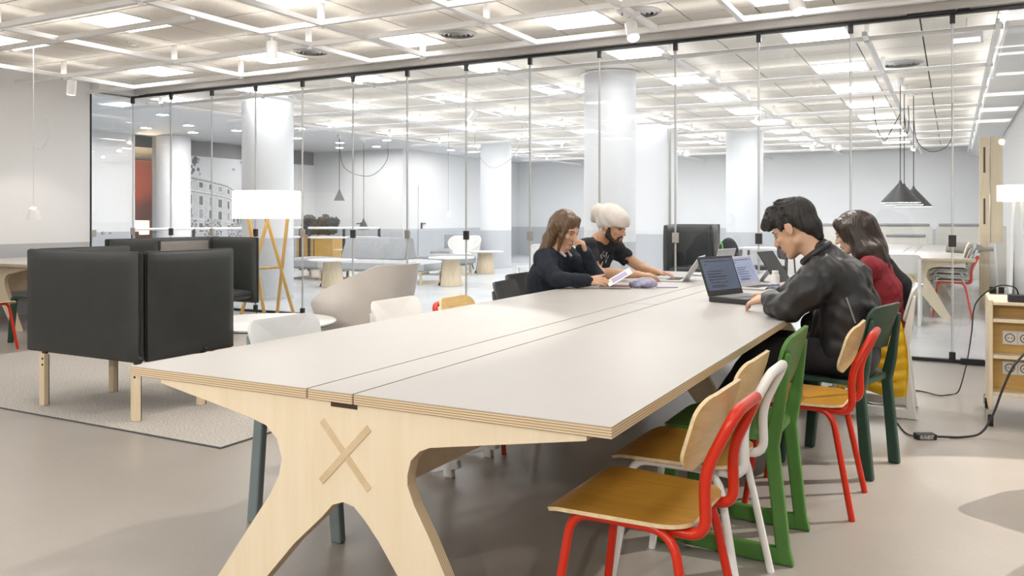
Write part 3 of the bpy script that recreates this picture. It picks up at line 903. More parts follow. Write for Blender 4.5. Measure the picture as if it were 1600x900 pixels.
# ---- round coffee table by the sofa
t = thing('coffee_table', 'round white coffee table on wooden legs between sofa and lamp', 'table', (-4.55, 4.60, 0.012))
MB().lathe([(0.0, 0.435), (0.515, 0.435), (0.52, 0.441), (0.52, 0.448), (0.515, 0.452), (0, 0.452)], 48).build('table_top', 'top_white', t, smooth=40)
MB().lathe([(0.0, 0.425), (0.50, 0.425), (0.512, 0.4345), (0.0, 0.4345)], 48).build('underside', 'black', t, smooth=40)
for k in range(4):
    a = PI / 4 + k * PI / 2
    MB().bar((0.36 * math.cos(a), 0.36 * math.sin(a), 0.425), (0.40 * math.cos(a), 0.40 * math.sin(a), 0.0), 0.05, 0.03, (math.cos(a), math.sin(a), 0), w1=0.03).build('leg', 'oak_leg', t, bevel=0.003)

# ---- off-white tub lounge chair (faces local +x)
def tub_chair(label, loc, rz, m='tub', sc=1.0, group=None):
    t = thing('tub_chair', label, 'armchair', loc, rz, group)
    n = 36; rows = 9
    vs = []; fs = []
    def outer(a, q, thick=0.0):
        # a: angle from the back (0 = back), q: 0 bottom..1 rim
        aa = abs(a) / (0.80 * PI)
        rim = 0.85 - 0.34 * (max(0.0, aa - 0.32) / 0.68) ** 1.2
        z = 0.20 + (rim - 0.20) * q
        fl = 0.30 + 0.13 * q ** 0.8 - thick
        x = -math.cos(a) * (fl * (1.04 if abs(a) < PI / 2 else 1.12))
        y = math.sin(a) * (fl * 0.98)
        return (x * sc, y * sc, z * sc)
    for side in (0, 1):
        for j in range(rows + 1):
            for i in range(n + 1):
                a = -0.80 * PI + 1.6 * PI * i / n
                vs.append(outer(a, j / rows, 0.022 * side))
    w = n + 1; q = w * (rows + 1)
    for j in range(rows):
        for i in range(n):
            a = j * w + i
            fs.append((a, a + 1, a + w + 1, a + w)); fs.append((q + a, q + a + w, q + a + w + 1, q + a + 1))
    for i in range(n):
        a = rows * w + i
        fs.append((a, a + 1, q + a + 1, q + a)); fs.append((i, q + i, q + i + 1, i + 1))
    for j in range(rows):
        a = j * w
        fs.append((a, a + w, q + a + w, q + a)); a += n
        fs.append((a, q + a, q + a + w, a + w))
    MB().add(vs, fs).build('shell', m, t, smooth=60)
    MB().plate(rrect(0.60 * sc, 0.54 * sc, 0.2 * sc, 7), lambda u, v: (0.02 * sc + u, v, 0.40 * sc + 0.02 * math.cos(u * 5) * math.cos(v * 5)), 0.13 * sc, 5).build('seat_cushion', m, t, smooth=60)
    MB().lathe([(0.0, 0.20 * sc), (0.30 * sc, 0.20 * sc), (0.33 * sc, 0.215 * sc), (0.0, 0.225 * sc)], 32).build('underside', m, t, smooth=50)
    for k in range(4):
        a = PI / 4 + k * PI / 2
        MB().tube([(0.2 * sc * math.cos(a), 0.2 * sc * math.sin(a), 0.205 * sc), (0.28 * sc * math.cos(a), 0.28 * sc * math.sin(a), 0.0)], [0.016 * sc, 0.011 * sc], 8).build('leg', 'black', t, smooth=60)
    return t
tub_chair('off-white tub lounge chair between floor lamp and long table', (-4.34, 5.55, 0.012), WEST + 0.12)

# ---- floor lamp with crossed oak legs
t = thing('floor_lamp', 'floor lamp with drum shade on crossed oak sticks, by the glass', 'lamp', (-7.42, 7.52, 0))
def on_lamp(px, z, dep=0.0):
    # px offset (m) across the view, dep away from it
    return (px * 0.8824 - dep * 0.4706, px * 0.4706 + dep * 0.8824, z)
sticks = [((-0.19, 1.24, -0.10), (0.0, 0.0, -0.06)), ((0.05, 1.24, -0.10), (-0.29, 0.0, -0.12)), ((-0.03, 1.24, 0.10), (0.33, 0.0, 0.06)), ((0.23, 1.24, 0.10), (0.09, 0.0, 0.12))]
for a, b in sticks:
    MB().bar(on_lamp(a[0], a[1], a[2]), on_lamp(b[0], b[1], b[2]), 0.036, 0.036, (0.88, 0.47, 0)).build('leg', 'oak_leg', t, bevel=0.004)
MB().cyl(on_lamp(-0.12, 0.62, -0.09), on_lamp(0.15, 0.63, 0.09), 0.016, n=10).build('crossbar', 'oak_leg', t, smooth=50)
sh = MB().lathe([(0.405, 1.225), (0.405, 1.565), (0.400, 1.565), (0.400, 1.225), (0.405, 1.225)], 56).build('shade', 'shade', t, smooth=50)
MB().lathe([(0.0, 1.30), (0.398, 1.30), (0.398, 1.305), (0.0, 1.305)], 48).build('diffuser_disc', 'shade', sh, smooth=40)
MB().tube(smooth_path([on_lamp(-0.02, 1.25, 0.02), on_lamp(-0.04, 1.0, 0.0), on_lamp(-0.12, 0.65, -0.12), on_lamp(-0.14, 0.4, -0.14), on_lamp(-0.08, 0.15, -0.14), on_lamp(-0.10, 0.01, -0.16)]), 0.004, 6).build('cord', 'cord_dark', t)

# ---- track spots
def track_spot(label, loc, aim, lit=True, power=0.0, size=0.06, ang=80, blend=0.4):
    t = thing('track_spot', label, 'spotlight', loc, 0, 'white track spots on the ceiling bars')
    d = Vector(aim).normalized()
    MB().box(-0.07, 0.07, -0.02, 0.02, 0.02, 0.055).build('adapter', 'white_metal', t, bevel=0.004)
    MB().cyl((0, 0, 0.02), (0, 0, -0.05), 0.012, n=10).build('stalk', 'white_metal', t, smooth=40)
    c = Vector((0, 0, -0.09))
    a = c - d * 0.075; b = c + d * 0.095
    body = MB().tube([a, a + d * 0.012, b], [0.042, 0.052, 0.052], 24).build('head', 'white_metal', t, smooth=40)
    MB().tube([b + d * 0.0005, b + d * 0.004], [0.046, 0.046], 24).build('lens', 'bulb' if lit else 'white_metal', body)
    if power:
        ld = bpy.data.lights.new('spot_beam', 'SPOT')
        ld.energy = power; ld.spot_size = math.radians(ang); ld.spot_blend = blend; ld.shadow_soft_size = size
        ld.color = (1.0, 0.94, 0.86)
        lo = bpy.data.objects.new('spot_beam', ld); C.objects.link(lo); lo.parent = t
        lo.location = b + d * 0.03
        lo.rotation_euler = d.to_track_quat('-Z', 'Y').to_euler()
    return t
ZS = 2.90
track_spot('white track spot with bright lens above the man in white beanie', (-2.36, 6.55, ZS), (0.35, -0.5, -1), power=SPOT_POWER * 0.5)
track_spot('white track spot at the top edge above the laptops', (-1.0, 6.24, ZS), (0.3, -0.3, -1), power=SPOT_POWER * 0.6)
track_spot('white track spot hanging above the rug, pointing straight down', (-5.6, 5.74, ZS), (0.0, 0.0, -1), power=SPOT_POWER * 0.45)
track_spot('white track spot in the corner by the left wall', (-9.3, 6.24, ZS), (-0.3, 0.1, -1), power=SPOT_POWER * 0.3)
track_spot('white track spot on the bar over the middle of the table', (-1.6, 4.34, ZS), (-1.5, -2.0, -2.9), power=SPOT_POWER * 1.25, ang=62, size=0.02, blend=0.3)
track_spot('white track spot on the bar above the near sofa', (-3.58, 4.34, ZS), (-0.5, 0.2, -1), power=SPOT_POWER * 0.45)
track_spot('white track spot on the bar behind the row of chairs', (0.35, 6.0, ZS), (0.05, -0.35, -1), power=SPOT_POWER * 0.7, ang=70, size=0.02)
track_spot('white track spot on the bar near the right wall', (2.3, 6.24, ZS), (-2.05, -2.35, -2.9), power=SPOT_POWER * 8.0, ang=28, size=0.012, blend=0.12)
for x, w in ((-5.6, 'left'), (-2.2, 'middle'), (0.9, 'right')):  # unseen spots added to brighten the sides that face the camera
    track_spot('white track spot on the bar behind the camera, the %s one' % w, (x, -3.4, ZS), (0.0 if w == 'middle' else (0.15 if w == 'left' else -0.2), 1.0, -0.42), power=SPOT_POWER * 3.0, ang=75, size=0.045, blend=0.8)
for x, y, w in ((-6.55, 11.0, 'over the grey sofa'), (-2.65, 13.2, 'near the dark sofas'), (-0.72, 16.4, 'beside the cone pendants'), (-2.65, 19.0, 'in front of the far wall'), (-4.6, 12.2, 'behind the square pillar'), (-0.72, 20.2, 'closest to the far wall')):
    track_spot('white track spot beyond the glass ' + w, (x, y, ZS), (-0.5, -0.5, -0.9))

# ---- vents, detectors
def vent(label, x, y, r=0.2):
    t = thing('ceiling_vent', label, 'vent', (x, y, ZC))
    for k in range(4):
        rr = r * (1 - k * 0.23)
        MB().lathe([(rr, -0.003), (rr * 0.86, -0.018 - 0.004 * k), (rr * 0.84, -0.018 - 0.004 * k), (rr * 0.97, -0.001)], 32).build('ring', 'vent', t, smooth=40)
    return t
vent('round grey ceiling vent beside the bright track spot', -2.52, 7.2)
vent('round grey ceiling vent above the middle of the glass wall', -4.46, 7.18)
vent('round grey ceiling vent further left above the lamp', -6.4, 7.18)
vent('round ceiling vent beyond the glass over the cone pendants', -0.56, 11.1, 0.26)
t = thing('smoke_detector', 'small white smoke detector on the near left ceiling', 'detector', (-7.75, 5.9, ZC))
MB().lathe([(0.0, -0.035), (0.03, -0.035), (0.035, -0.02), (0.055, -0.016), (0.055, 0.0)], 24).build('housing', 'white_metal', t, smooth=40)
MB().lathe([(0.036, -0.022), (0.036, -0.026), (0.034, -0.026)], 24).build('slot_ring', 'vent', t)
t = thing('emergency_light', 'small white emergency light box under the ceiling behind the glass', 'emergency light', (0.12, 8.9, 2.88))
MB().box(-0.14, 0.14, -0.03, 0.03, 0, 0.13).build('housing', 'white_metal', t, bevel=0.01)
MB().box(-0.11, 0.11, -0.035, -0.03, 0.01, 0.05).build('lens', 'exit', t)
MB().cyl((0, 0, 0.13), (0, 0, ZC - 2.88), 0.01, n=8).build('stem', 'white_metal', t)
t = thing('security_camera', 'small black security camera hanging under the far ceiling', 'camera', (-6.6, 17.5, 2.35))
MB().cyl((0, 0, 0.05), (0, 0, ZC - 2.35), 0.012, n=8).build('stem', 'white_metal', t)
MB().box(-0.09, 0.11, -0.05, 0.05, -0.05, 0.05).cyl((0.11, 0, 0), (0.13, 0, 0), 0.035, n=12).build('body', 'black', t, bevel=0.006)

# ---- white pendant by the left wall
t = thing('pendant_lamp', 'small white cone pendant hanging before the left wall', 'pendant lamp', (-8.84, 5.49, 1.22))
MB().lathe([(0.072, 0.0), (0.048, 0.105), (0.044, 0.11), (0.042, 0.107), (0.068, 0.0), (0.072, 0.0)], 28).build('shade', 'white_metal', t, smooth=50)
MB().lathe([(0.018, 0.105), (0.022, 0.13), (0.05, 0.132), (0.05, 0.142), (0.01, 0.15), (0.0, 0.15)], 20).build('cap', 'white_metal', t, smooth=50)
MB().lathe([(0.0, 0.02), (0.04, 0.02)], 20).build('bulb', 'bulb', t)
MB().cyl((0, 0, 0.14), (0, 0, ZC - 1.22), 0.004, n=6).build('cord', 'cord_white', t)
MB().tube(smooth_path([(0.0, 0.0, 0.98), (-0.02, 0.0, 0.85), (0.03, 0.02, 0.78), (0.11, 0.05, 0.80), (0.16, 0.08, 0.95), (0.12, 0.06, 1.15)]), 0.004, 6).build('cord_loop', 'cord_white', t)

# ================================================================ TABLE THINGS
SCREEN = {}
def screen_mat(name, c0, c1, s):
    m, nt, b = nodes_of(name)
    v = coords(nt, (1, 1, 1), 'Object')
    n = nt.nodes.new('ShaderNodeTexNoise'); n.inputs['Scale'].default_value = 9
    nt.links.new(v, n.inputs['Vector'])
    col = ramp2(nt, n.outputs['Fac'], c0, c1)
    nt.links.new(col, b.inputs['Emission Color'])
    b.inputs['Emission Strength'].default_value = s
    b.inputs['Base Color'].default_value = (0.02, 0.02, 0.025, 1)
    b.inputs['Roughness'].default_value = 0.35
    return m
M['screen_blue'] = screen_mat('screen_blue_grey', (0.034, 0.046, 0.068), (0.046, 0.060, 0.084), 1.0)
M['screen_pale'] = screen_mat('screen_pale', (0.15, 0.17, 0.24), (0.19, 0.21, 0.29), 1.0)
M['ink_screen'] = screen_mat('screen_ink', (0.006, 0.008, 0.014), (0.009, 0.011, 0.018), 1.0)
M['laptop_black'] = mat('black_laptop_plastic', (0.03, 0.03, 0.032), 0.45)
M['laptop_silver'] = mat('silver_aluminium', (0.60, 0.60, 0.61), 0.38, 0.55, var=0.02)
M['keys_dark'] = mat('dark_keys', (0.04, 0.04, 0.045), 0.6)
M['keys_grey'] = mat('grey_keys', (0.30, 0.30, 0.30), 0.5)

def laptop(label, loc, rz, w, d, h, tilt, body, key, scr, text=False, thick=0.02, ztilt=0.0):
    """local: hinge along y at x=0, keyboard towards +x, screen leans to -x by tilt (deg from vertical)"""
    t = thing('laptop', label, 'laptop', loc, rz)
    base = MB().box(0, d, -w / 2, w / 2, 0.001, thick).build('base', body, t, bevel=0.004)
    kb = MB()
    for r in range(5):
        for c in range(13):
            x = d * 0.12 + r * d * 0.092; y = -w * 0.42 + c * w * 0.066
            kb.box(x, x + d * 0.075, y, y + w * 0.052, thick, thick + 0.0022)
    tag(kb.build('keyboard', key, t), kind='stuff')
    MB().box(d * 0.66, d * 0.93, -w * 0.14, w * 0.14, thick, thick + 0.0008).build('trackpad', body if body == 'laptop_silver' else 'keys_dark', t)
    a = math.radians(tilt)
    ux = Vector((-math.sin(a), 0, math.cos(a))); nx = Vector((math.cos(a), 0, math.sin(a)))
    o = Vector((0.004, 0, thick))
    def slab(y0, y1, z0, z1, n0, n1):
        vs = []
        for y in (y0, y1):
            for zz in (z0, z1):
                for nn in (n0, n1):
                    p = o + ux * zz + nx * nn; vs.append((p.x, y, p.z))
        return MB().add(vs, [(0, 1, 3, 2), (4, 6, 7, 5), (0, 4, 5, 1), (2, 3, 7, 6), (0, 2, 6, 4), (1, 5, 7, 3)])
    lid = slab(-w / 2, w / 2, 0.0, h, -0.008, 0.0).build('lid', body, t, bevel=0.003)
    slab(-w * 0.46, w * 0.46, h * 0.13, h * 0.94, 0.0002, 0.001).build('screen', scr, lid)
    if text:
        for k, (a0, a1, zz) in enumerate(((-0.38, -0.30, 0.78), (-0.36, 0.10, 0.60), (-0.36, 0.02, 0.53), (-0.36, 0.14, 0.46), (-0.36, 0.12, 0.39), (-0.33, 0.16, 0.31), (-0.33, 0.05, 0.24), (-0.36, 0.30, 0.86), (0.36, 0.42, 0.86), (-0.33, 0.08, 0.20))):
            slab(w * a0, w * a1, h * zz, h * (zz + 0.022), 0.0011, 0.0015).build('screen_line', 'ink_screen', lid)
    return t
laptop('open black laptop with blue-grey text on screen, before the man in jacket', (-1.215, 5.05, TZ), -0.34, 0.37, 0.255, 0.245, 20, 'laptop_black', 'keys_grey', 'screen_blue', True, 0.032)
laptop('open silver laptop with pale screen in front of the woman in red', (-1.27, 5.99, TZ), -0.25, 0.33, 0.22, 0.225, 22, 'laptop_silver', 'keys_dark', 'screen_pale', True, 0.016)
laptop('open silver laptop that the man in white beanie types on', (-1.86, 6.42, TZ), PI + 0.12, 0.34, 0.24, 0.225, 34, 'laptop_silver', 'keys_dark', 'screen_pale', False, 0.014)
laptop('second pale laptop standing steeply open behind the beanie man laptop', (-1.76, 7.12, TZ), PI * 0.92, 0.31, 0.22, 0.23, 16, 'laptop_silver', 'keys_dark', 'screen_pale', False, 0.014)
t = thing('tablet', 'dark glossy tablet leaning in a stand near the woman in red', 'tablet', (-1.17, 6.62, TZ), -0.2)
MB().bar((0.02, 0, 0.004), (-0.13, 0, 0.235), 0.30, 0.009, (1, 0, 0.6)).build('screen_slab', 'laptop_black', t, bevel=0.003)
MB().bar((-0.07, 0, 0.12), (-0.16, 0, 0.002), 0.10, 0.004, (1, 0, 0.6)).build('stand', 'laptop_silver', t)
t = thing('bottle', 'small white bottle with blue label beside the laptops', 'bottle', (-1.03, 5.62, TZ))
MB().lathe([(0.0, 0.001), (0.026, 0.001), (0.028, 0.006), (0.028, 0.118), (0.026, 0.124), (0.02, 0.128), (0.0, 0.128)], 24).build('body', 'white_plastic', t, smooth=40)
M['blue_label'] = mat('blue_label', (0.10, 0.12, 0.42), 0.4)
MB().lathe([(0.0284, 0.02), (0.0284, 0.062)], 24).build('label', 'blue_label', t, smooth=60)
MB().lathe([(0.021, 0.128), (0.021, 0.15), (0.0, 0.15)], 20).build('cap', 'white_plastic', t, smooth=40)
M['note_cover'] = mat('maroon_cover', (0.12, 0.03, 0.03), 0.5)
M['paper'] = mat('paper', (0.80, 0.79, 0.78), 0.7, var=0.02)
M['print_lilac'] = mat('lilac_print', (0.45, 0.40, 0.62), 0.7)
M['case'] = mat('lilac_pencil_case', (0.36, 0.34, 0.50), 0.6, var=0.25, scale=40)
t = thing('notebook', 'thin maroon notebook lying before the woman in navy sweater', 'notebook', (-2.12, 5.55, TZ), 0.25)
MB().box(-0.11, 0.11, -0.08, 0.08, 0.0005, 0.004).box(-0.11, 0.11, -0.08, 0.08, 0.012, 0.015).build('cover', 'note_cover', t)
MB().box(-0.107, 0.107, -0.077, 0.077, 0.004, 0.012).build('pages', 'paper', t)
t = thing('pencil_case', 'crumpled lilac fabric pencil case on the table', 'pencil case', (-1.94, 5.62, TZ), 0.35)
mb = MB()
vs = []; fs = []
n, mm = 24, 14
for i in range(mm + 1):
    u = i / mm
    for k in range(n):
        a = 2 * PI * k / n
        r = 0.035 * (math.sin(PI * min(max(u, 0.03), 0.97)) ** 0.35) * (1 + 0.16 * math.sin(3 * a + 9 * u) + 0.10 * math.sin(17 * u + a))
        vs.append((-0.10 + 0.20 * u, r * 1.2 * math.cos(a), max(0.001, 0.03 + r * 0.85 * math.sin(a))))
for i in range(mm):
    for k in range(n):
        k2 = (k + 1) % n
        fs.append((i * n + k, i * n + k2, (i + 1) * n + k2, (i + 1) * n + k))
fs.append(tuple(range(n - 1, -1, -1))); fs.append(tuple(mm * n + k for k in range(n)))
MB().add(vs, fs).build('pouch', 'case', t, smooth=60)
MB().tube(smooth_path([(-0.09, 0.012, 0.058), (-0.03, 0.018, 0.064), (0.04, 0.012, 0.060), (0.09, 0.01, 0.052)]), 0.003, 6).build('zip', 'white_plastic', t)
tag(MB().tube([(-1.86, 5.66, TZ + 0.005), (-1.72, 5.73, TZ + 0.005)], 0.004, 8).build('pen', 'print_lilac', smooth=40), 'lilac pen lying beside the pencil case', 'pen')
t = thing('leaflet', 'folded printed leaflet held by the woman in navy sweater', 'leaflet', (-2.06, 5.46, TZ + 0.055), 0.3)
MB().bar((-0.08, 0, -0.02), (0.08, 0.02, 0.075), 0.11, 0.0015, (0, -0.3, 1)).build('sheet', 'paper', t)
MB().bar((-0.05, -0.003, 0.0), (0.05, 0.013, 0.058), 0.06, 0.0030, (0, -0.3, 1)).build('printed_block', 'print_lilac', t)

# ================================================================ CART, CABLES
t = thing('charging_cart', 'birch plywood charging cart on castors with socket strips', 'cart', (0.19, 5.66, 0))
W, D, Z0, Z1 = 0.72, 0.56, 0.185, 0.752
MB().box(0, 0.022, 0, D, Z0 - 0.09, Z1).build('side_panel', 'cart_side', t, bevel=0.004)
MB().box(W - 0.022, W, 0, D, Z0 - 0.09, Z1).build('side_panel', 'cart_side', t, bevel=0.004)
MB().box(0.023, W - 0.023, 0.14, 0.158, Z0, Z1 - 0.03).build('back_panel', 'cart_birch', t)
for z in (Z0, 0.405, 0.62):
    MB().box(0.023, W - 0.023, 0.005, 0.139, z, z + 0.02).build('shelf', 'cart_side', t, bevel=0.002)
MB().box(0.023, W - 0.023, 0.005, D, Z1 - 0.03, Z1 - 0.012).build('top', 'cart_side', t, bevel=0.002)
MB().box(0.023, W - 0.023, 0.159, D, Z0, Z0 + 0.02).build('bottom', 'cart_birch', t)
for z in (0.455, 0.275):
    st = MB().box(0.075, 0.62, 0.128, 0.1395, z + 0.02, z + 0.105).build('socket_strip', 'socket', t, bevel=0.004)
    for k in range(7):
        cx = 0.115 + k * 0.078
        s_ = MB().box(cx - 0.036, cx + 0.036, 0.122, 0.128, z + 0.028, z + 0.097).build('socket', 'socket', st, bevel=0.002)
        MB().cyl((cx, 0.1217, z + 0.0625), (cx, 0.1205, z + 0.0625), 0.027, n=20).build('socket_well', 'socket_dark', s_)
        MB().cyl((cx, 0.1204, z + 0.0625), (cx, 0.1195, z + 0.0625), 0.021, n=20).build('socket_face', 'socket', s_)
        for dx in (-0.009, 0.009):
            MB().cyl((cx + dx, 0.1194, z + 0.0625), (cx + dx, 0.1188, z + 0.0625), 0.004, n=8).build('pin_hole', 'socket_dark', s_)
for x, y in ((0.011, 0.02), (W - 0.011, 0.02), (0.011, D - 0.02), (W - 0.011, D - 0.02)):
    c_ = MB().box(x - 0.02, x + 0.02, y - 0.02, y + 0.02, 0.085, 0.094).box(x - 0.022, x - 0.016, y - 0.02, y + 0.02, 0.03, 0.085).box(x + 0.016, x + 0.022, y - 0.02, y + 0.02, 0.03, 0.085).build('castor', 'steel', t)
    MB().cyl((x - 0.014, y, 0.034), (x + 0.014, y, 0.034), 0.033, n=20).build('wheel', 'rubber', c_, smooth=40)
tag(MB().box(0.29, 0.40, 5.68, 5.76, 0.741, 0.785).build('power_adapter', 'rubber', bevel=0.006), 'black power adapter lying on top of the plywood cart', 'adapter')
tag(MB().prism([(0.42, 0.741), (0.60, 0.741), (0.60, 1.05), (0.50, 1.05)], lambda a, b, c: (a, 5.75 + c, b), 0.02).build('plywood_offcut', 'cart_side', bevel=0.003), 'pale plywood board standing on the cart at the picture edge', 'board')
br = MB().box(-0.055, 0.055, -0.028, 0.028, 0.0005, 0.032).build('power_brick', 'rubber', bevel=0.005, loc=(-0.135, 5.17, 0))
br.rotation_euler = (0, 0, 0.5)
tag(br, 'black laptop power brick lying on the concrete floor', 'power brick')
M['brick_label'] = mat('brick_label', (0.35, 0.35, 0.35), 0.5, var=0.8, scale=90)
MB().box(-0.042, 0.035, -0.0287, -0.0281, 0.005, 0.028).build('rating_label', 'brick_label', br)
def cable(label, pts, r, m='rubber'):
    return tag(MB().tube(smooth_path(pts, 8), r, 8).build('cable', m, smooth=60), label, 'cable')
cable('thick black cable from the power brick up to the cart', [(-0.085, 5.197, 0.014), (-0.04, 5.22, 0.012), (0.05, 5.28, 0.008), (0.14, 5.33, 0.03), (0.20, 5.36, 0.13), (0.25, 5.38, 0.28), (0.31, 5.40, 0.42), (0.42, 5.5, 0.52), (0.6, 5.7, 0.56)], 0.0065)
cable('thin black cable from the power brick to under the table', [(-0.185, 5.145, 0.014), (-0.24, 5.25, 0.006), (-0.33, 5.6, 0.006), (-0.48, 5.95, 0.006), (-0.7, 6.15, 0.006), (-1.2, 6.3, 0.006), (-1.5, 6.1, 0.006)], 0.004)
cable('thin black cable running from the cart adapter to the glass floor track', [(0.345, 5.72, 0.786), (0.32, 5.70, 0.83), (0.23, 5.80, 0.82), (0.13, 5.95, 0.70), (0.11, 6.1, 0.5), (0.09, 6.3, 0.30), (0.06, 6.55, 0.1), (0.03, 6.6, 0.008), (-0.03, 6.5, 0.006), (-0.09, 6.43, 0.01), (-0.2, 6.55, 0.006), (-0.45, 6.6, 0.006), (-0.8, 6.4, 0.006)], 0.004)
tag(MB().box(0.06, 0.24, 7.93, 7.978, 0.001, 0.05).build('cable_box', 'rubber', bevel=0.004), 'black cable box on the floor against the glass wall', 'cable box')

# ---- yellow quilted jacket hanging off the woman's chair
def quilted(label):
    rows, colsn = 46, 40
    vs = []; fs = []
    for side in (0, 1):
        for i in range(rows + 1):
            q = i / rows
            z = 0.80 - 0.52 * q
            for j in range(colsn + 1):
                s = j / colsn
                w = 0.27 + 0.13 * q
                y = -0.02 - (s - 0.0) * 0.06
                # sheet runs along x (towards the back of the chair) and bulges to -y
                x = -0.02 - w * 0.62 + w * s + 0.03 * math.sin(3.2 * q)
                puff = abs(math.sin(PI * (q * 7.0 + 0.7 * abs(s - 0.5)))) ** 0.6
                env = (math.sin(PI * min(max(s, 0.0), 1.0)) ** 0.4) * (0.35 + 0.65 * min(1, q * 5) * min(1, (1.02 - q) * 8))
                dy = (0.018 + 0.030 * puff) * env + 0.015 * math.sin(9 * s + 4 * q)
                vs.append((x, (-dy if side == 0 else dy * 0.6) + 0.02 * math.sin(5 * s), z + 0.02 * math.sin(6 * s)))
    w_ = colsn + 1; q_ = w_ * (rows + 1)
    for i in range(rows):
        for j in range(colsn):
            a = i * w_ + j
            fs.append((a, a + w_, a + w_ + 1, a + 1)); fs.append((q_ + a, q_ + a + 1, q_ + a + w_ + 1, q_ + a + w_))
    rim = [j for j in range(w_)] + [i * w_ + colsn for i in range(1, rows + 1)] + [rows * w_ + j for j in range(colsn - 1, -1, -1)] + [i * w_ for i in range(rows - 1, 0, -1)]
    for k in range(len(rim)):
        a, b = rim[k], rim[(k + 1) % len(rim)]
        fs.append((a, b, q_ + b, q_ + a))
    o = MB().add(vs, fs).build('puffer_jacket', 'yellow', smooth=80, loc=(-0.375, 5.545, -0.115))
    tag(o, label, 'jacket')
    MB().tube([(-0.10, -0.045, 0.76), (-0.085, -0.06, 0.6), (-0.075, -0.06, 0.45), (-0.085, -0.045, 0.30)], 0.004, 6).build('seam', 'yellow', o)
    return o
quilted('yellow quilted puffer jacket hanging off the white chair')

# ================================================================ BEYOND THE GLASS
def pedestal_table(label, x, y, r=0.44, h=0.49, rb=0.20, rt=0.15):
    t = thing('pedestal_table', label, 'table', (x, y, 0), 0, 'low round pedestal tables beyond the glass')
    MB().lathe([(rb, 0.002), (rt, h - 0.022), (0, h - 0.022)], 32).build('pedestal', 'maple_leg', t, smooth=50)
    MB().lathe([(0, h - 0.021), (r - 0.01, h - 0.021), (r, h - 0.012), (r, h), (0, h)], 48).build('table_top', 'top_white', t, smooth=40)
    MB().tube(smooth_path([(-rt - 0.01, -0.05, h - 0.03), (-rt - 0.03, -0.06, h * 0.5), (-rb - 0.02, -0.05, 0.02)]), 0.006, 6).build('cord', 'cord_dark', t)
    MB().lathe([(0.03, 0.0), (0.012, 0.05), (0, 0.05)], 12, (-rb - 0.03, -0.05, 0)).build('cord_weight', 'black', t)
    return t
pedestal_table('low round white table on wooden cone beside the floor lamp, beyond glass', -9.80, 11.55)
pedestal_table('low round white table on wooden cone at the end of grey sofa', -8.05, 12.75, 0.42, 0.52)
pedestal_table('low round white table on wooden cone by the far round column', -9.2, 16.0, 0.40, 0.49)
pedestal_table('small low round table in front of the wooden coat shelf', -12.9, 15.75, 0.34, 0.47, 0.16, 0.12)

def bench(label, loc, rz, w, d, z0=0.2, z1=0.45, m='grey_felt', bolster=None):
    t = thing('grey_bench', label, 'sofa', loc, rz, 'grey felt seating beyond the glass')
    pad('seat_pad', -w / 2, w / 2, -d / 2, d / 2, z0, z1, m, t, 0.01)
    for sx in (-1, 1):
        for sy in (-1, 1):
            MB().bar((sx * (w / 2 - 0.1), sy * (d / 2 - 0.08), z0 + 0.01), (sx * (w / 2 - 0.1), sy * (d / 2 - 0.08), 0), 0.04, 0.05).build('leg', 'maple_leg', t)
        MB().bar((sx * (w / 2 - 0.1), -d / 2 + 0.08, 0.02), (sx * (w / 2 - 0.1), d / 2 - 0.08, 0.02), 0.04, 0.04).build('skid', 'maple_leg', t)
    if bolster:
        a, b, yc = bolster
        MB().prism([(-0.30, z1 - 0.01), (0.24, z1 - 0.01), (0.13, z1 + 0.37), (0.08, z1 + 0.41), (-0.02, z1 + 0.41), (-0.08, z1 + 0.37)], lambda p, q, c: (a + c, yc + p, q), b - a).build('back_bolster', 'grey_felt', t, bevel=0.05, smooth=60, seg=4)
    return t
bench('long grey felt sofa with wedge backrest beyond the glass', (-9.75, 12.95, 0), 0.12, 2.3, 1.0, bolster=(-0.78, 0.62, 0.0), m='grey_felt_pale')
bench('grey felt bench at the left end behind the floor lamp', (-11.4, 12.9, 0), 0.1, 0.9, 0.8)
bench('grey felt bench near the far wall by the second round table', (-9.75, 15.2, 0), 0.2, 1.2, 0.6)
t = thing('low_armchair', 'low grey armchair against the far white wall', 'armchair', (-11.3, 17.9, 0), 0)
pad('seat', -0.42, 0.42, -0.35, 0.35, 0.2, 0.45, 'grey_felt', t, 0.01)
pad('backrest', -0.42, 0.42, 0.28, 0.40, 0.4, 0.80, 'grey_felt', t, 0.01)
for sx in (-1, 1):
    for sy in (-1, 1): MB().cyl((sx * 0.35, sy * 0.28, 0.2), (sx * 0.37, sy * 0.3, 0), 0.018, n=8).build('leg', 'maple_leg', t)
tub_chair('small white shell armchair beside the far round column', (-10.3, 16.9, 0), -1.2, 'white_plastic', 0.95)

# ---- coat shelf with dark coats
t = thing('coat_shelf', 'ochre wooden low cabinet under dark coats, far left', 'cabinet', (-14.4, 16.5, 0), 0)
MB().box(-0.6, 0.6, -0.25, 0.25, 0.0, 0.72).build('body', 'cart_birch', t, bevel=0.01)
MB().box(-0.63, 0.63, -0.28, 0.28, 0.721, 0.76).build('top', 'cart_birch', t, bevel=0.006)
MB().box(-0.01, 0.01, -0.262, -0.251, 0.1, 0.68).build('door_gap', 'dark_slot', t)
M['black_cloth'] = mat('black_cloth', (0.025, 0.027, 0.03), 0.85, var=0.3, scale=8, bump=0.4, bscale=14)
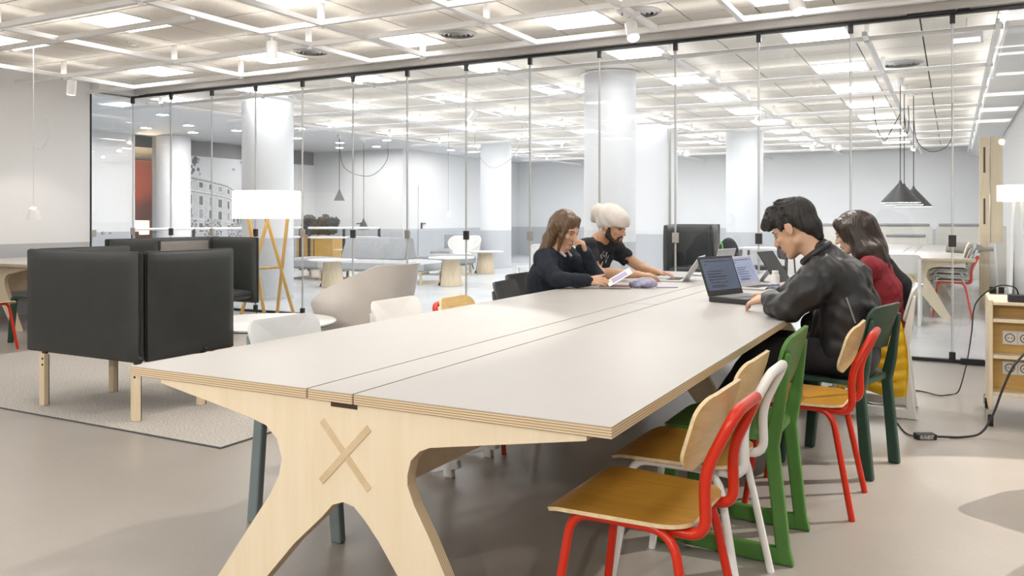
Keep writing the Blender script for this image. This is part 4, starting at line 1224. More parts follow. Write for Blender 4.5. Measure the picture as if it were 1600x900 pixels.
# ---- stair rails
def rail(label, p0, p1, posts):
    t = thing('stair_rail', label, 'railing', (0, 0, 0))
    a, b = Vector(p0), Vector(p1)
    for z in (1.0, 0.78):
        MB().tube([a + Vector((0, 0, z)), b + Vector((0, 0, z))], 0.028, 10).build('handrail', 'white_metal', t, smooth=40)
    for k in range(posts):
        q = a.lerp(b, (k + 0.02) / (posts - 0.96))
        MB().box(q.x - 0.03, q.x + 0.03, q.y - 0.015, q.y + 0.015, 0, 1.0).build('post', 'black', t)
    return t
rail('white stair rail with dark posts in front of the building mural', (-14.9, 11.3, 0), (-13.6, 14.9, 0), 4)
rail('white stair rail with dark posts before the coat cabinet', (-13.2, 14.7, 0), (-11.6, 15.3, 0), 3)

# ---- printed mural of a corner building (flat print on the wall)
M['mural_sky'] = mat('mural_sky', (0.66, 0.67, 0.69), 0.7, var=0.03, scale=2)
M['mural_stone'] = mat('mural_stone', (0.55, 0.56, 0.575), 0.7, var=0.12, scale=14)
M['mural_light'] = mat('mural_light', (0.66, 0.665, 0.68), 0.7, var=0.06, scale=14)
M['mural_mid'] = mat('mural_mid', (0.33, 0.34, 0.36), 0.7, var=0.2, scale=20)
M['mural_dark'] = mat('mural_dark', (0.11, 0.115, 0.13), 0.7, var=0.3, scale=20)
def speckle(name):
    m, nt, b = nodes_of(name)
    v = coords(nt)
    n = nt.nodes.new('ShaderNodeTexVoronoi'); n.inputs['Scale'].default_value = 17
    nt.links.new(v, n.inputs['Vector'])
    nt.links.new(ramp2(nt, n.outputs['Distance'], (0.055, 0.06, 0.075), (0.50, 0.51, 0.54), 0.25, 0.62), b.inputs['Base Color'])
    b.inputs['Roughness'].default_value = 0.7
    return m
M['mural_leaf'] = speckle('mural_leaf')
MUY0, MUY1, MUZ0, MUZ1 = 13.42, 16.6, 0.35, 2.735
mu = thing('wall_mural', 'black and white photo mural of a corner building with trees', 'mural', (BXL + 0.012, MUY0, 0))
mb = MB()
mb.box(0, 0.02, 0, MUY1 - MUY0, MUZ0, MUZ1)
mb.build('panel', 'mural_sky', mu)
pr = MB()
lay = [0.0205]
def quad(pts, mi):
    lay[0] += 0.00012
    pr.add([(lay[0], a, b) for a, b in pts], [tuple(range(len(pts)))], mi)
def poly_y(s):  # image fraction (0..1 along the visible 2.0 m) -> y
    return s * 2.05
RL = [(0.0, 2.30), (0.22, 2.28), (0.5, 2.20), (0.78, 2.10), (0.90, 1.98), (1.0, 1.84), (1.42, 1.5)]
def roof(s):
    for (a, b), (c, d) in zip(RL[:-1], RL[1:]):
        if a <= s <= c: return b + (d - b) * (s - a) / (c - a)
    return RL[-1][1]
quad([(poly_y(0), 0.4)] + [(poly_y(1.42), 0.4)] + [(poly_y(a), b) for a, b in reversed(RL)], 1)
for f_, th_, mi in ((0.99, 0.03, 2), (0.955, 0.02, 4), (0.80, 0.03, 2), (0.78, 0.012, 4), (0.42, 0.02, 2)):
    ss = [k / 20 * 1.42 for k in range(21)]
    zf = lambda s, q: 0.45 + (roof(s) - 0.45) * q
    quad([(poly_y(s), zf(s, f_) - th_ / 2) for s in ss] + [(poly_y(s), zf(s, f_) + th_ / 2) for s in reversed(ss)], mi)
for ci, s in enumerate((0.08, 0.22, 0.38, 0.53, 0.67, 0.80, 0.89, 0.95, 1.0)):
    wd = 0.055 if s < 0.75 else 0.03
    for q0, q1 in ((0.855, 0.925), (0.62, 0.74), (0.44, 0.56), (0.25, 0.37)):
        z0 = 0.45 + (roof(s) - 0.45) * q0; z1 = 0.45 + (roof(s) - 0.45) * q1
        quad([(poly_y(s - wd * 0.7), z0 - 0.015), (poly_y(s + wd * 0.7), z0 - 0.02), (poly_y(s + wd * 0.7), z1 + 0.015), (poly_y(s - wd * 0.7), z1 + 0.02)], 2)
        quad([(poly_y(s - wd / 2), z0), (poly_y(s + wd / 2), z0 - 0.01), (poly_y(s + wd / 2), z1 - 0.01), (poly_y(s - wd / 2), z1)], 4 if (ci + int(q0 * 10)) % 3 else 3)
def blob(cy, cz, ry, rz_, mi, n=46, seed=1):
    rnd = random.Random(seed)
    cz_min = MUZ0 + 0.01
    pts = []
    for k in range(n):
        a = 2 * PI * k / n
        q = 0.78 + 0.3 * rnd.random()
        y_ = min(max(cy + ry * q * math.cos(a), 0.005), MUY1 - MUY0 - 0.01); z_ = min(max(cz + rz_ * q * math.sin(a), cz_min), MUZ1 - 0.01)
        pts.append((y_, z_))
    quad(pts, mi)
blob(0.30, 1.02, 0.40, 0.34, 5, seed=3); blob(1.15, 0.95, 0.34, 0.28, 5, seed=4); blob(1.85, 0.88, 0.28, 0.24, 5, seed=5)
rl_ = random.Random(31)
for k in range(34):
    q_ = rl_.random()
    cy_, cz_ = (rl_.uniform(0.05, 0.75), 2.70 - abs(rl_.gauss(0, 0.16))) if q_ < 0.6 else ((rl_.uniform(0.03, 0.22), rl_.uniform(1.75, 2.6)) if q_ < 0.85 else (rl_.uniform(1.75, 2.3), 2.70 - abs(rl_.gauss(0, 0.1))))
    blob(cy_, cz_, rl_.uniform(0.03, 0.09), rl_.uniform(0.03, 0.08), 4 if k % 3 else 3, 14, 40 + k)
quad([(0, MUZ0 + 0.005), (2.9, MUZ0 + 0.005), (2.9, 0.72), (0, 0.72)], 3)
pr.build('print', ['mural_sky', 'mural_stone', 'mural_light', 'mural_mid', 'mural_dark', 'mural_leaf'], mu)

# ---- lamps and furniture in the terracotta room
def shade_lamp(name, label, loc, r, z0, z1, m, base='black', warm=0.0):
    t = thing(name, label, 'lamp', loc)
    MB().lathe([(r, z0), (r, z1), (r - 0.006, z1), (r - 0.006, z0), (r, z0)], 32).build('shade', m, t, smooth=50)
    for k in range(3):
        a = 2 * PI * k / 3
        MB().cyl((0.04 * math.cos(a), 0.04 * math.sin(a), z0 + 0.1), (r * 0.7 * math.cos(a), r * 0.7 * math.sin(a), 0.0), 0.014, n=8).build('leg', base, t)
    if warm:
        ld = bpy.data.lights.new('bulb_glow', 'POINT'); ld.energy = warm; ld.color = (1.0, 0.72, 0.42); ld.shadow_soft_size = 0.08
        lo = bpy.data.objects.new('bulb_glow', ld); C.objects.link(lo); lo.parent = t; lo.location = (0, 0, (z0 + z1) / 2)
    return t
shade_lamp('floor_lamp', 'warm lit drum lamp in the terracotta room', (-17.8, 13.25, 0), 0.28, 1.18, 1.48, 'shade_warm', warm=160)
shade_lamp('floor_lamp', 'lower warm lit lamp before the terracotta wall', (-18.9, 14.45, 0), 0.34, 0.80, 1.16, 'shade_warm', warm=120)
t = thing('red_armchair', 'red framed armchair inside the terracotta room', 'armchair', (-17.5, 13.6, 0), 0.4)
for y in (-0.35, 0.35):
    MB().tube(fillet([(-0.35, y, 0), (-0.35, y, 0.68), (0.35, y, 0.72), (0.35, y, 0)], 0.06), 0.018, 8).build('arm_frame', 'red_fabric', t, smooth=50)
pad('seat', -0.3, 0.3, -0.32, 0.32, 0.32, 0.46, 'red_fabric', t)
pad('backrest', -0.36, -0.26, -0.32, 0.32, 0.45, 0.9, 'red_fabric', t)

# ---- pendants beyond the glass
def cone_pendant(label, x, y, z, r, h, group='dark cone pendants beyond the glass', loop=None, m='pend_dark', n=40):
    t = thing('cone_pendant', label, 'pendant lamp', (x, y, z), 0, group)
    MB().lathe([(r, 0.0), (r, 0.012), (0.02, h), (0.014, h + 0.03), (0.0, h + 0.03)], n).build('shade', m, t, smooth=50)
    MB().lathe([(0.0, 0.01), (r - 0.012, 0.004), (r - 0.001, 0.0)], n).build('diffuser', 'bulb' if r > 0.15 else 'shade', t, smooth=50)
    MB().cyl((0, 0, h + 0.02), (0, 0, ZC - z - 0.1), 0.006, n=6).build('cord', 'cord_dark', t)
    if loop:
        MB().tube(smooth_path(loop), 0.006, 6).build('cord_loop', 'cord_dark', t)
    MB().cyl((0, 0, ZC - z - 0.1), (0, 0, ZC - z), 0.05, n=20).build('ceiling_rose', 'white_metal', t, smooth=40)
    return t
cone_pendant('front dark grey cone pendant over the far table', -0.62, 12.3, 1.44, 0.245, 0.27, loop=[(0, 0, 1.2), (-0.12, 0.05, 0.98), (-0.2, 0.08, 0.86), (-0.30, 0.1, 1.05), (-0.35, 0.1, 1.5)])
cone_pendant('middle dark grey cone pendant, partly behind the front one', -0.60, 12.9, 1.42, 0.245, 0.27, loop=[(0, 0, 1.3), (0.03, 0, 1.0), (0.06, 0, 1.15), (0.05, 0, 1.4)])
cone_pendant('rear dark grey cone pendant peeking out behind the others', -0.50, 13.4, 1.40, 0.245, 0.27, loop=[(0, 0, 1.3), (0.05, 0.05, 0.95), (0.25, 0.1, 0.80), (0.48, 0.1, 0.95), (0.50, 0.1, 1.5)])
cone_pendant('small dark pendant hanging before the far doors', -12.2, 14.6, 1.62, 0.12, 0.22, loop=[(0.0, 0, 1.4), (0.1, 0.05, 0.75), (0.7, 0.2, 0.55), (1.1, 0.3, 0.9), (1.1, 0.3, 1.4)], n=24)
cone_pendant('low dark pendant before the heap of coats', -12.3, 15.6, 0.95, 0.13, 0.24, n=24)
t = thing('cone_pendant', 'small white pendant on a looping cord before the white doors', 'pendant lamp', (-9.1, 14.3, 1.25), 0)
MB().lathe([(0.055, 0.0), (0.04, 0.10), (0.0, 0.12)], 20).build('shade', 'white_metal', t, smooth=50)
MB().cyl((0, 0, 0.11), (0, 0, ZC - 1.25), 0.004, n=6).build('cord', 'vent', t)
MB().tube(smooth_path([(0.5, 0.2, 1.85), (0.55, 0.2, 1.35), (0.85, 0.3, 1.0), (1.2, 0.5, 1.2), (1.35, 0.6, 1.5), (1.4, 0.6, 1.86)]), 0.006, 6).build('cord_loop', 'vent', t)

# ---- booths, post and lamps at the right end
M['cream'] = mat('cream_laminate', (0.76, 0.73, 0.67), 0.5, var=0.02)
def booth(label, x0, x1, y, z, cap0, cap1):
    t = thing('booth_divider', label, 'divider', (x0, y, 0), 0, 'cream booth dividers by the far wall')
    MB().box(0, x1 - x0, 0, 0.08, 0, z).build('panel', 'cream', t, bevel=0.006)
    MB().box(cap0 - x0, cap1 - x0, -0.02, 0.10, z, z + 0.06).build('cap_cushion', 'grey_felt', t, bevel=0.025, seg=3)
    return t
booth('cream booth divider with grey cap behind the cone pendants', -1.75, -0.35, 18.6, 1.06, -1.35, -0.40)
booth('cream booth divider with grey cap at the right end', -0.30, 0.80, 18.9, 1.06, -0.25, 0.72)
booth('lower cream booth divider in front, without visible base', -1.55, -0.42, 17.7, 0.86, -1.15, -0.45)
booth('cream booth divider with dark cap behind the man in black jacket', -3.3, -2.0, 18.3, 1.06, -2.9, -2.1)
t = thing('wooden_post', 'tall slotted wooden post with roller arm near right wall', 'post', (0.385, 13.0, 0))
MB().box(-0.06, 0.06, -0.05, 0.05, 0.0, 2.34).build('upright', 'maple_leg', t, bevel=0.004)
for z0, z1 in ((1.85, 2.2), (1.15, 1.5)):
    MB().box(-0.012, 0.012, -0.0515, -0.049, z0, z1).build('slot', 'dark_slot', t)
MB().box(0.07, 0.22, -0.02, 0.02, 0.9, 2.34).build('side_board', 'cart_side', t, bevel=0.003)
MB().cyl((-0.46, -0.25, 0.84), (-0.10, -0.25, 0.82), 0.075, 0.075, n=24).cyl((-0.10, -0.25, 0.82), (-0.02, -0.25, 0.82), 0.065, 0.035, n=24).cyl((-0.02, -0.25, 0.82), (0.1, -0.25, 0.82), 0.03, n=12).build('paper_roll', 'sofa_inner', t, smooth=40)
MB().box(0.02, 0.06, -0.26, 0.05, 0.80, 0.84).build('arm', 'black', t)
shade_lamp('floor_lamp', 'white drum floor lamp close to the right wall beyond glass', (0.52, 14.6, 0), 0.13, 1.42, 1.60, 'shade', 'white_metal')
shade_lamp('floor_lamp', 'larger white drum floor lamp at the picture edge beyond glass', (0.66, 11.3, 0), 0.20, 1.43, 1.62, 'shade', 'white_metal')
t = thing('cabinet', 'tall cream cabinet end beside the wooden post', 'cabinet', (0.60, 16.0, 0))
MB().box(-0.18, 0.18, -0.3, 0.3, 0.10, 1.10).build('body', 'cream', t, bevel=0.006)
MB().box(-0.19, -0.181, -0.31, 0.31, 0.14, 1.11).build('edge_band', 'sofa_inner', t)
MB().box(-0.15, 0.15, -0.27, 0.27, 0.0, 0.10).build('plinth', 'black', t)
# desk clutter seen between the two heads
t = thing('far_desk', 'desk with shelf clutter seen between beanie man and jacket man', 'desk', (-2.55, 14.2, 0))
MB().box(-0.6, 0.6, -0.35, 0.35, 0.70, 0.74).build('top', 'top_white', t, bevel=0.004)
for sx in (-1, 1):
    for sy in (-1, 1): MB().bar((sx * 0.55, sy * 0.3, 0.70), (sx * 0.55, sy * 0.3, 0), 0.04, 0.04).build('leg', 'steel', t)
shade_lamp('desk_lamp', 'white drum lamp glimpsed beside the jacket man forehead', (-2.5, 14.9, 0), 0.18, 1.02, 1.20, 'shade', 'black')
t = thing('office_chair', 'black mesh office chair glimpsed behind the black laptop', 'chair', (-2.55, 13.42, 0), 0.5)
MB().plate(rrect(0.46, 0.46, 0.1), lambda u, v: (u, v, 0.48), 0.06).build('seat', 'black_cloth', t, smooth=50)
MB().plate(rrect(0.46, 0.5, 0.1), lambda u, v: (0.25 - u * u * 0.5, u, 0.83 + v), 0.03).build('backrest', 'black_cloth', t, smooth=50)
MB().cyl((0, 0, 0.06), (0, 0, 0.44), 0.03, n=12).build('column', 'steel', t)
for k in range(5):
    a = 2 * PI * k / 5
    MB().bar((0, 0, 0.09), (0.28 * math.cos(a), 0.28 * math.sin(a), 0.05), 0.04, 0.03).build('leg', 'steel', t)
t = thing('backpack', 'black backpack with green strap hanging beside the dark sofa', 'bag', (-2.96, 12.45, 0.42), 0)
MB().ell((0, 0, 0.24), (0.16, 0.12, 0.28), 20, 14).build('body', 'black_cloth', t, smooth=60)
M['green_strap'] = mat('green_strap', (0.12, 0.42, 0.08), 0.6)
MB().tube(smooth_path([(-0.08, -0.13, 0.46), (-0.05, -0.16, 0.36), (-0.10, -0.15, 0.2), (-0.11, -0.12, 0.02)]), 0.012, 8).build('strap', 'green_strap', t, smooth=50)
t = thing('stool', 'small wooden stool holding up the black backpack', 'stool', (-2.96, 12.45, 0), 0)
MB().lathe([(0.0, 0.385), (0.19, 0.385), (0.19, 0.419), (0.0, 0.419)], 28).build('seat', 'maple_leg', t, smooth=40)
for k in range(3):
    a = 2 * PI * k / 3
    MB().cyl((0.12 * math.cos(a), 0.12 * math.sin(a), 0.385), (0.18 * math.cos(a), 0.18 * math.sin(a), 0.0), 0.016, n=8).build('leg', 'maple_leg', t)

# ================================================================ PEOPLE
# a figure is a list of rounded cones and ellipsoids blended into one continuous surface
def cone(a, b, ra, rb, k=0.03): return ('c', np.array(a, float), np.array(b, float), ra, rb, k)
def ellp(c, r, R=None, k=0.02): return ('e', np.array(c, float), np.array(r, float), np.eye(3) if R is None else np.array(R), None, k)
def sub(p): return ('-',) + p

def blend_mesh(name, prims, res, m, base, parent=None, disp=None):
    lo = np.full(3, 1e9); hi = np.full(3, -1e9)
    def box_of(p):
        if p[0] == 'c':
            r = max(p[3], p[4]); return np.minimum(p[1], p[2]) - r, np.maximum(p[1], p[2]) + r
        r = p[2].max(); return p[1] - r, p[1] + r
    for p in prims:
        if p[0] == '-': continue
        a, b = box_of(p); lo = np.minimum(lo, a); hi = np.maximum(hi, b)
    lo -= 0.03; hi += 0.03
    n = np.ceil((hi - lo) / res).astype(int) + 1
    F = np.full(n, 0.5, np.float32)
    ax = [lo[d] + res * np.arange(n[d]) for d in range(3)]
    for p in prims:
        neg = p[0] == '-'
        if neg: p = p[1:]
        a, b = box_of(p); k = p[5]; mg = k + 3 * res
        i0 = np.clip(np.floor((a - mg - lo) / res).astype(int), 0, n); i1 = np.clip(np.ceil((b + mg - lo) / res).astype(int) + 1, 0, n)
        if np.any(i1 <= i0): continue
        X, Y, Z = np.meshgrid(ax[0][i0[0]:i1[0]], ax[1][i0[1]:i1[1]], ax[2][i0[2]:i1[2]], indexing='ij')
        Q = np.stack([X, Y, Z], -1).astype(np.float32)
        if p[0] == 'c':
            ba = p[2] - p[1]; L = max(ba @ ba, 1e-9)
            t = np.clip(((Q - p[1]) @ ba) / L, 0, 1)
            d = np.linalg.norm(Q - (p[1] + t[..., None] * ba), axis=-1) - (p[3] + (p[4] - p[3]) * t)
        else:
            q = (Q - p[1]) @ p[3]
            k0 = np.linalg.norm(q / p[2], axis=-1); k1 = np.linalg.norm(q / (p[2] ** 2), axis=-1)
            d = k0 * (k0 - 1) / np.maximum(k1, 1e-6)
        S = F[i0[0]:i1[0], i0[1]:i1[1], i0[2]:i1[2]]
        if neg:
            h = np.clip(0.5 - 0.5 * (S + d) / k, 0, 1)
            S[...] = S * (1 - h) + (-d) * h + k * h * (1 - h)
        else:
            h = np.clip(0.5 + 0.5 * (S - d) / k, 0, 1)
            S[...] = S * (1 - h) + d * h - k * h * (1 - h)
    if disp is not None:
        near = np.argwhere(np.abs(F) < 0.05)
        pts = lo + near * res
        F[near[:, 0], near[:, 1], near[:, 2]] += disp(pts).astype(np.float32)
    # surface nets
    I = F < 0
    s = [slice(0, -1), slice(1, None)]
    cnt = np.zeros(n - 1, np.int8)
    for a in (0, 1):
        for b in (0, 1):
            for c in (0, 1): cnt += I[s[a], s[b], s[c]]
    act = np.argwhere((cnt > 0) & (cnt < 8))
    idx = -np.ones(n - 1, np.int32); idx[act[:, 0], act[:, 1], act[:, 2]] = np.arange(len(act))
    cor = np.array([(a, b, c) for a in (0, 1) for b in (0, 1) for c in (0, 1)])
    V = np.stack([F[act[:, 0] + a, act[:, 1] + b, act[:, 2] + c] for a, b, c in cor], 1)
    acc = np.zeros((len(act), 3)); w = np.zeros(len(act))
    for i in range(8):
        for j in range(i + 1, 8):
            if np.abs(cor[i] - cor[j]).sum() != 1: continue
            vi, vj = V[:, i], V[:, j]
            m_ = (vi < 0) != (vj < 0)
            t = np.where(m_, vi / np.where(m_, vi - vj, 1), 0)
            acc += np.where(m_[:, None], cor[i] + t[:, None] * (cor[j] - cor[i]), 0); w += m_
    P = lo + (act + acc / w[:, None]) * res - np.array(base)
    faces = []
    for d in range(3):
        e, f_ = [(1, 2), (2, 0), (0, 1)][d]
        sl0 = [slice(None)] * 3; sl1 = [slice(None)] * 3
        sl0[d] = slice(0, -1); sl1[d] = slice(1, None)
        A = I[tuple(sl0)]; B = I[tuple(sl1)]
        E_ = np.argwhere(A != B)
        E_ = E_[(E_[:, e] > 0) & (E_[:, f_] > 0) & (E_[:, e] < n[e] - 1) & (E_[:, f_] < n[f_] - 1)]
        flip = A[E_[:, 0], E_[:, 1], E_[:, 2]]
        def cell(de, df):
            q = E_.copy(); q[:, e] += de; q[:, f_] += df
            return idx[q[:, 0], q[:, 1], q[:, 2]]
        q = np.stack([cell(-1, -1), cell(0, -1), cell(0, 0), cell(-1, 0)], 1)
        q[~flip] = q[~flip][:, ::-1]
        faces.append(q)
    Q = np.concatenate(faces)
    Q = Q[(Q >= 0).all(1)]
    me = bpy.data.meshes.new(name)
    me.vertices.add(len(P)); me.vertices.foreach_set('co', P.astype(np.float32).ravel())
    me.loops.add(len(Q) * 4); me.loops.foreach_set('vertex_index', Q.astype(np.int32).ravel())
    me.polygons.add(len(Q)); me.polygons.foreach_set('loop_start', np.arange(0, len(Q) * 4, 4, dtype=np.int32))
    me.polygons.foreach_set('loop_total', np.full(len(Q), 4, np.int32))
    me.update(calc_edges=True)
    me.polygons.foreach_set('use_smooth', [True] * len(Q))
    me.materials.append(M[m] if isinstance(m, str) else m)
    o = bpy.data.objects.new(name, me); C.objects.link(o)
    if parent is not None: o.parent = parent
    else: o.location = base
    sm = o.modifiers.new('relax', 'SMOOTH'); sm.factor = 0.5; sm.iterations = 2
    return o

def frame_of(f, up=(0, 0, 1)):
    """columns: forward, left, up"""
    f = np.array(f, float); f /= np.linalg.norm(f)
    l = np.cross(up, f); l /= np.linalg.norm(l)
    return np.stack([f, l, np.cross(f, l)], 1)

class Head:
    def __init__(self, c, f, s=1.0, up=(0, 0, 1)):
        self.c = np.array(c, float); self.R = frame_of(f, up); self.s = s
    def p(self, x, y, z): return self.c + self.R @ (np.array((x, y, z)) * self.s)
    def con(self, a, b, ra, rb, k=0.012): return cone(self.p(*a), self.p(*b), ra * self.s, rb * self.s, k)
    def el(self, c, r, k=0.012, rot=None):
        R = self.R if rot is None else self.R @ rot
        return ellp(self.p(*c), np.array(r) * self.s, R, k)
    def skull(self, neck, fem=False):
        j = 0.9 if fem else 1.0
        L = [self.el((-0.012, 0, 0.03), (0.098, 0.076, 0.092)),
             self.el((0.032, 0, -0.030), (0.064 , 0.058 * j, 0.085)),
             self.con((0.0, 0.044 * j, -0.062), (0.068, 0.010, -0.098), 0.026, 0.020 * j),
             self.con((0.0, -0.044 * j, -0.062), (0.068, -0.010, -0.098), 0.026, 0.020 * j),
             self.el((0.076, 0, -0.099), (0.020, 0.020, 0.017), 0.01),
             self.con((0.088, 0, 0.020), (0.113, 0, -0.024), 0.008, 0.0125, 0.010),
             self.el((0.104, 0.011, -0.028), (0.010, 0.008, 0.007), 0.006), self.el((0.104, -0.011, -0.028), (0.010, 0.008, 0.007), 0.006),
             self.con((0.083, 0.014, 0.027), (0.068, 0.046, 0.027), 0.011, 0.010), self.con((0.083, -0.014, 0.027), (0.068, -0.046, 0.027), 0.011, 0.010),
             self.el((0.066, 0.036, -0.022), (0.022, 0.022, 0.018)), self.el((0.066, -0.036, -0.022), (0.022, 0.022, 0.018)),
             self.con((0.092, 0.016, -0.060), (0.097, 0, -0.058), 0.006, 0.0075, 0.006), self.con((0.092, -0.016, -0.060), (0.097, 0, -0.058), 0.006, 0.0075, 0.006),
             self.con((0.089, 0.012, -0.071), (0.093, 0, -0.072), 0.006, 0.008, 0.006), self.con((0.089, -0.012, -0.071), (0.093, 0, -0.072), 0.006, 0.008, 0.006),
             sub(self.el((0.098, 0, -0.065), (0.012, 0.020, 0.0018), 0.003)),
             sub(self.el((0.096, 0.033, 0.006), (0.016, 0.018, 0.010), 0.012)), sub(self.el((0.096, -0.033, 0.006), (0.016, 0.018, 0.010), 0.012))]
        for s in (-1, 1):
            L += [self.el((-0.008, s * 0.079, 0.002), (0.019, 0.007, 0.031), 0.005), self.el((-0.004, s * 0.078, -0.022), (0.010, 0.006, 0.012), 0.005),
                  sub(self.el((-0.003, s * 0.088, 0.004), (0.010, 0.006, 0.017), 0.004))]
        L.append(cone(self.p(-0.025, 0, -0.055), neck, 0.054 * self.s, 0.058, 0.02))
        return L
    def face_bits(self, parent, base, brow, lip, eye='eye_dark'):
        b = np.array(base)
        for s in (-1, 1):
            p = MB(); q = self.p(0.078, s * 0.033, 0.0035) - b
            R = Matrix(self.R.tolist())
            p.ell(tuple(q), (0.009 * self.s, 0.0125 * self.s, 0.0060 * self.s), 14, 10, R).build('eye', 'eye_white', parent, smooth=80)
            p = MB(); q = self.p(0.0845, s * 0.033, 0.0020) - b
            p.ell(tuple(q), (0.0042 * self.s, 0.0058 * self.s, 0.0050 * self.s), 12, 8, R).build('iris', eye, parent, smooth=80)
            pts = [self.p(0.0905, s * 0.016, 0.0255) - b, self.p(0.089, s * 0.030, 0.031) - b, self.p(0.076, s * 0.049, 0.026) - b]
            MB().tube(smooth_path(pts, 4), [0.0035 * self.s] * 6 + [0.0045 * self.s, 0.003 * self.s, 0.002 * self.s], 8).build('eyebrow', brow, parent, smooth=80)
            pts = [self.p(0.0885, s * 0.021, 0.010) - b, self.p(0.0895, s * 0.033, 0.0135) - b, self.p(0.082, s * 0.046, 0.008) - b]
            MB().tube(smooth_path(pts, 4), 0.0022 * self.s, 6).build('lash_line', brow, parent, smooth=80)
        pts = [self.p(0.0935, 0.019, -0.064) - b, self.p(0.1025, 0, -0.062) - b, self.p(0.0935, -0.019, -0.064) - b]
        MB().tube(smooth_path(pts, 5), [0.002] + [0.0045 * self.s] * 9 + [0.002], 8).build('lips', lip, parent, smooth=80)

def hand(wrist, fdir, back, thumb_side, s=1.0, curl=(0.35, 0.5, 0.4), spread=0.10, thumb_open=0.6):
    """palm and five jointed fingers; back = normal of the back of the hand, thumb_side = +1/-1 along cross(back, fdir)"""
    w = np.array(wrist, float); f = np.array(fdir, float); f /= np.linalg.norm(f)
    b = np.array(back, float); b -= f * (b @ f); b /= np.linalg.norm(b)
    t = np.cross(b, f) * thumb_side
    L = []
    kn = []
    for q, ln in ((-0.030, 0.078), (-0.010, 0.086), (0.010, 0.088), (0.030, 0.083)):
        k = w + (f * ln + t * q) * s
        kn.append(k)
        L.append(cone(w + t * q * 0.55 * s, k, 0.015 * s, 0.0105 * s, 0.012))
    def rot(v, axis, a):
        return v * math.cos(a) + np.cross(axis, v) * math.sin(a) + axis * (axis @ v) * (1 - math.cos(a))
    axis = np.cross(b, f)          # bending axis: positive turns f towards -b
    for k, ln, sp in zip(kn, (0.066, 0.082, 0.088, 0.080), (-1.5, -0.5, 0.5, 1.5)):
        d = rot(f, b, -sp * spread * (1 if thumb_side < 0 else -1) * -1)
        p = k
        for seg, (fr, r0, r1) in enumerate(((0.46, 0.0088, 0.0080), (0.30, 0.0080, 0.0072), (0.24, 0.0072, 0.0062))):
            d = rot(d, axis, curl[seg] )
            q = p + d * ln * fr * s
            L.append(cone(p, q, r0 * s, r1 * s, 0.003)); p = q
    p = w + (f * 0.022 + t * 0.020) * s
    d = rot(f, b, thumb_open * thumb_side * (1 if True else -1))
    if d @ t < 0: d = rot(f, b, -thumb_open * thumb_side)
    q = p + (d * 0.048 - b * 0.010) * s; L.append(cone(p, q, 0.014 * s, 0.0105 * s, 0.008))
    d2 = d * 0.8 + f * 0.4; d2 /= np.linalg.norm(d2)
    r = q + (d2 * 0.032 - b * 0.004) * s; L.append(cone(q, r, 0.0100 * s, 0.0088 * s, 0.003))
    L.append(cone(r, r + d2 * 0.022 * s, 0.0088 * s, 0.007 * s, 0.003))
    return L

def skin_mat(name, col):
    m, nt, b = nodes_of(name)
    v = coords(nt)
    n = nt.nodes.new('ShaderNodeTexNoise'); n.inputs['Scale'].default_value = 18; n.inputs['Detail'].default_value = 4
    nt.links.new(v, n.inputs['Vector'])
    nt.links.new(ramp2(nt, n.outputs['Fac'], tuple(c * 0.93 for c in col), tuple(min(1, c * 1.05) for c in col)), b.inputs['Base Color'])
    b.inputs['Roughness'].default_value = 0.48
    b.inputs['Subsurface Weight'].default_value = 0.08
    b.inputs['Subsurface Radius'].default_value = (0.01, 0.004, 0.002)
    return m
M['skin'] = skin_mat('skin_warm', (0.60, 0.36, 0.235))
M['skin_pale'] = skin_mat('skin_pale', (0.64, 0.42, 0.30))
M['skin_tan'] = skin_mat('skin_tan', (0.54, 0.31, 0.19))
M['eye_white'] = mat('eye_white', (0.42, 0.38, 0.35), 0.35)
M['eye_dark'] = mat('eye_dark', (0.02, 0.012, 0.008), 0.2)
M['lip'] = mat('lip_rose', (0.42, 0.17, 0.14), 0.45)
def hair_mat(name, c0, c1, rough=0.38, sc=(40, 40, 5)):
    m, nt, b = nodes_of(name)
    v = coords(nt, sc)
    n = nt.nodes.new('ShaderNodeTexNoise'); n.inputs['Scale'].default_value = 3; n.inputs['Detail'].default_value = 6
    nt.links.new(v, n.inputs['Vector'])
    nt.links.new(ramp2(nt, n.outputs['Fac'], c0, c1), b.inputs['Base Color'])
    b.inputs['Roughness'].default_value = rough
    bp = nt.nodes.new('ShaderNodeBump'); bp.inputs['Strength'].default_value = 0.5; bp.inputs['Distance'].default_value = 0.004
    nt.links.new(n.outputs['Fac'], bp.inputs['Height']); nt.links.new(bp.outputs['Normal'], b.inputs['Normal'])
    return m
M['hair_black'] = hair_mat('black_hair', (0.005, 0.004, 0.004), (0.018, 0.014, 0.012), 0.5)
M['hair_dark'] = hair_mat('dark_brown_hair', (0.010, 0.006, 0.004), (0.045, 0.026, 0.017), 0.3)
M['hair_brown'] = hair_mat('brown_hair', (0.055, 0.026, 0.010), (0.17, 0.095, 0.045), 0.35)
M['beard'] = hair_mat('beard_hair', (0.012, 0.007, 0.004), (0.05, 0.028, 0.016), 0.6, (30, 30, 30))
def cloth(name, col, rough=0.8, var=0.15, scale=7, b=0.25, bs=9, sheen=0.0):
    return mat(name, col, rough, var=var, scale=scale, bump=b, bscale=bs, sheen=sheen)
M['jacket_black'] = cloth('black_bomber_nylon', (0.016, 0.016, 0.018), 0.46, b=0.10, bs=22)
M['trouser_black'] = cloth('black_denim', (0.010, 0.010, 0.012), 0.85)
M['navy'] = cloth('navy_sweatshirt', (0.012, 0.017, 0.028), 0.9)
M['tee_black'] = cloth('black_tee', (0.010, 0.011, 0.014), 0.9)
M['red_knit'] = cloth('dark_red_knit', (0.20, 0.010, 0.018), 0.85)
M['black_knit'] = cloth('black_knit', (0.008, 0.007, 0.009), 0.95)
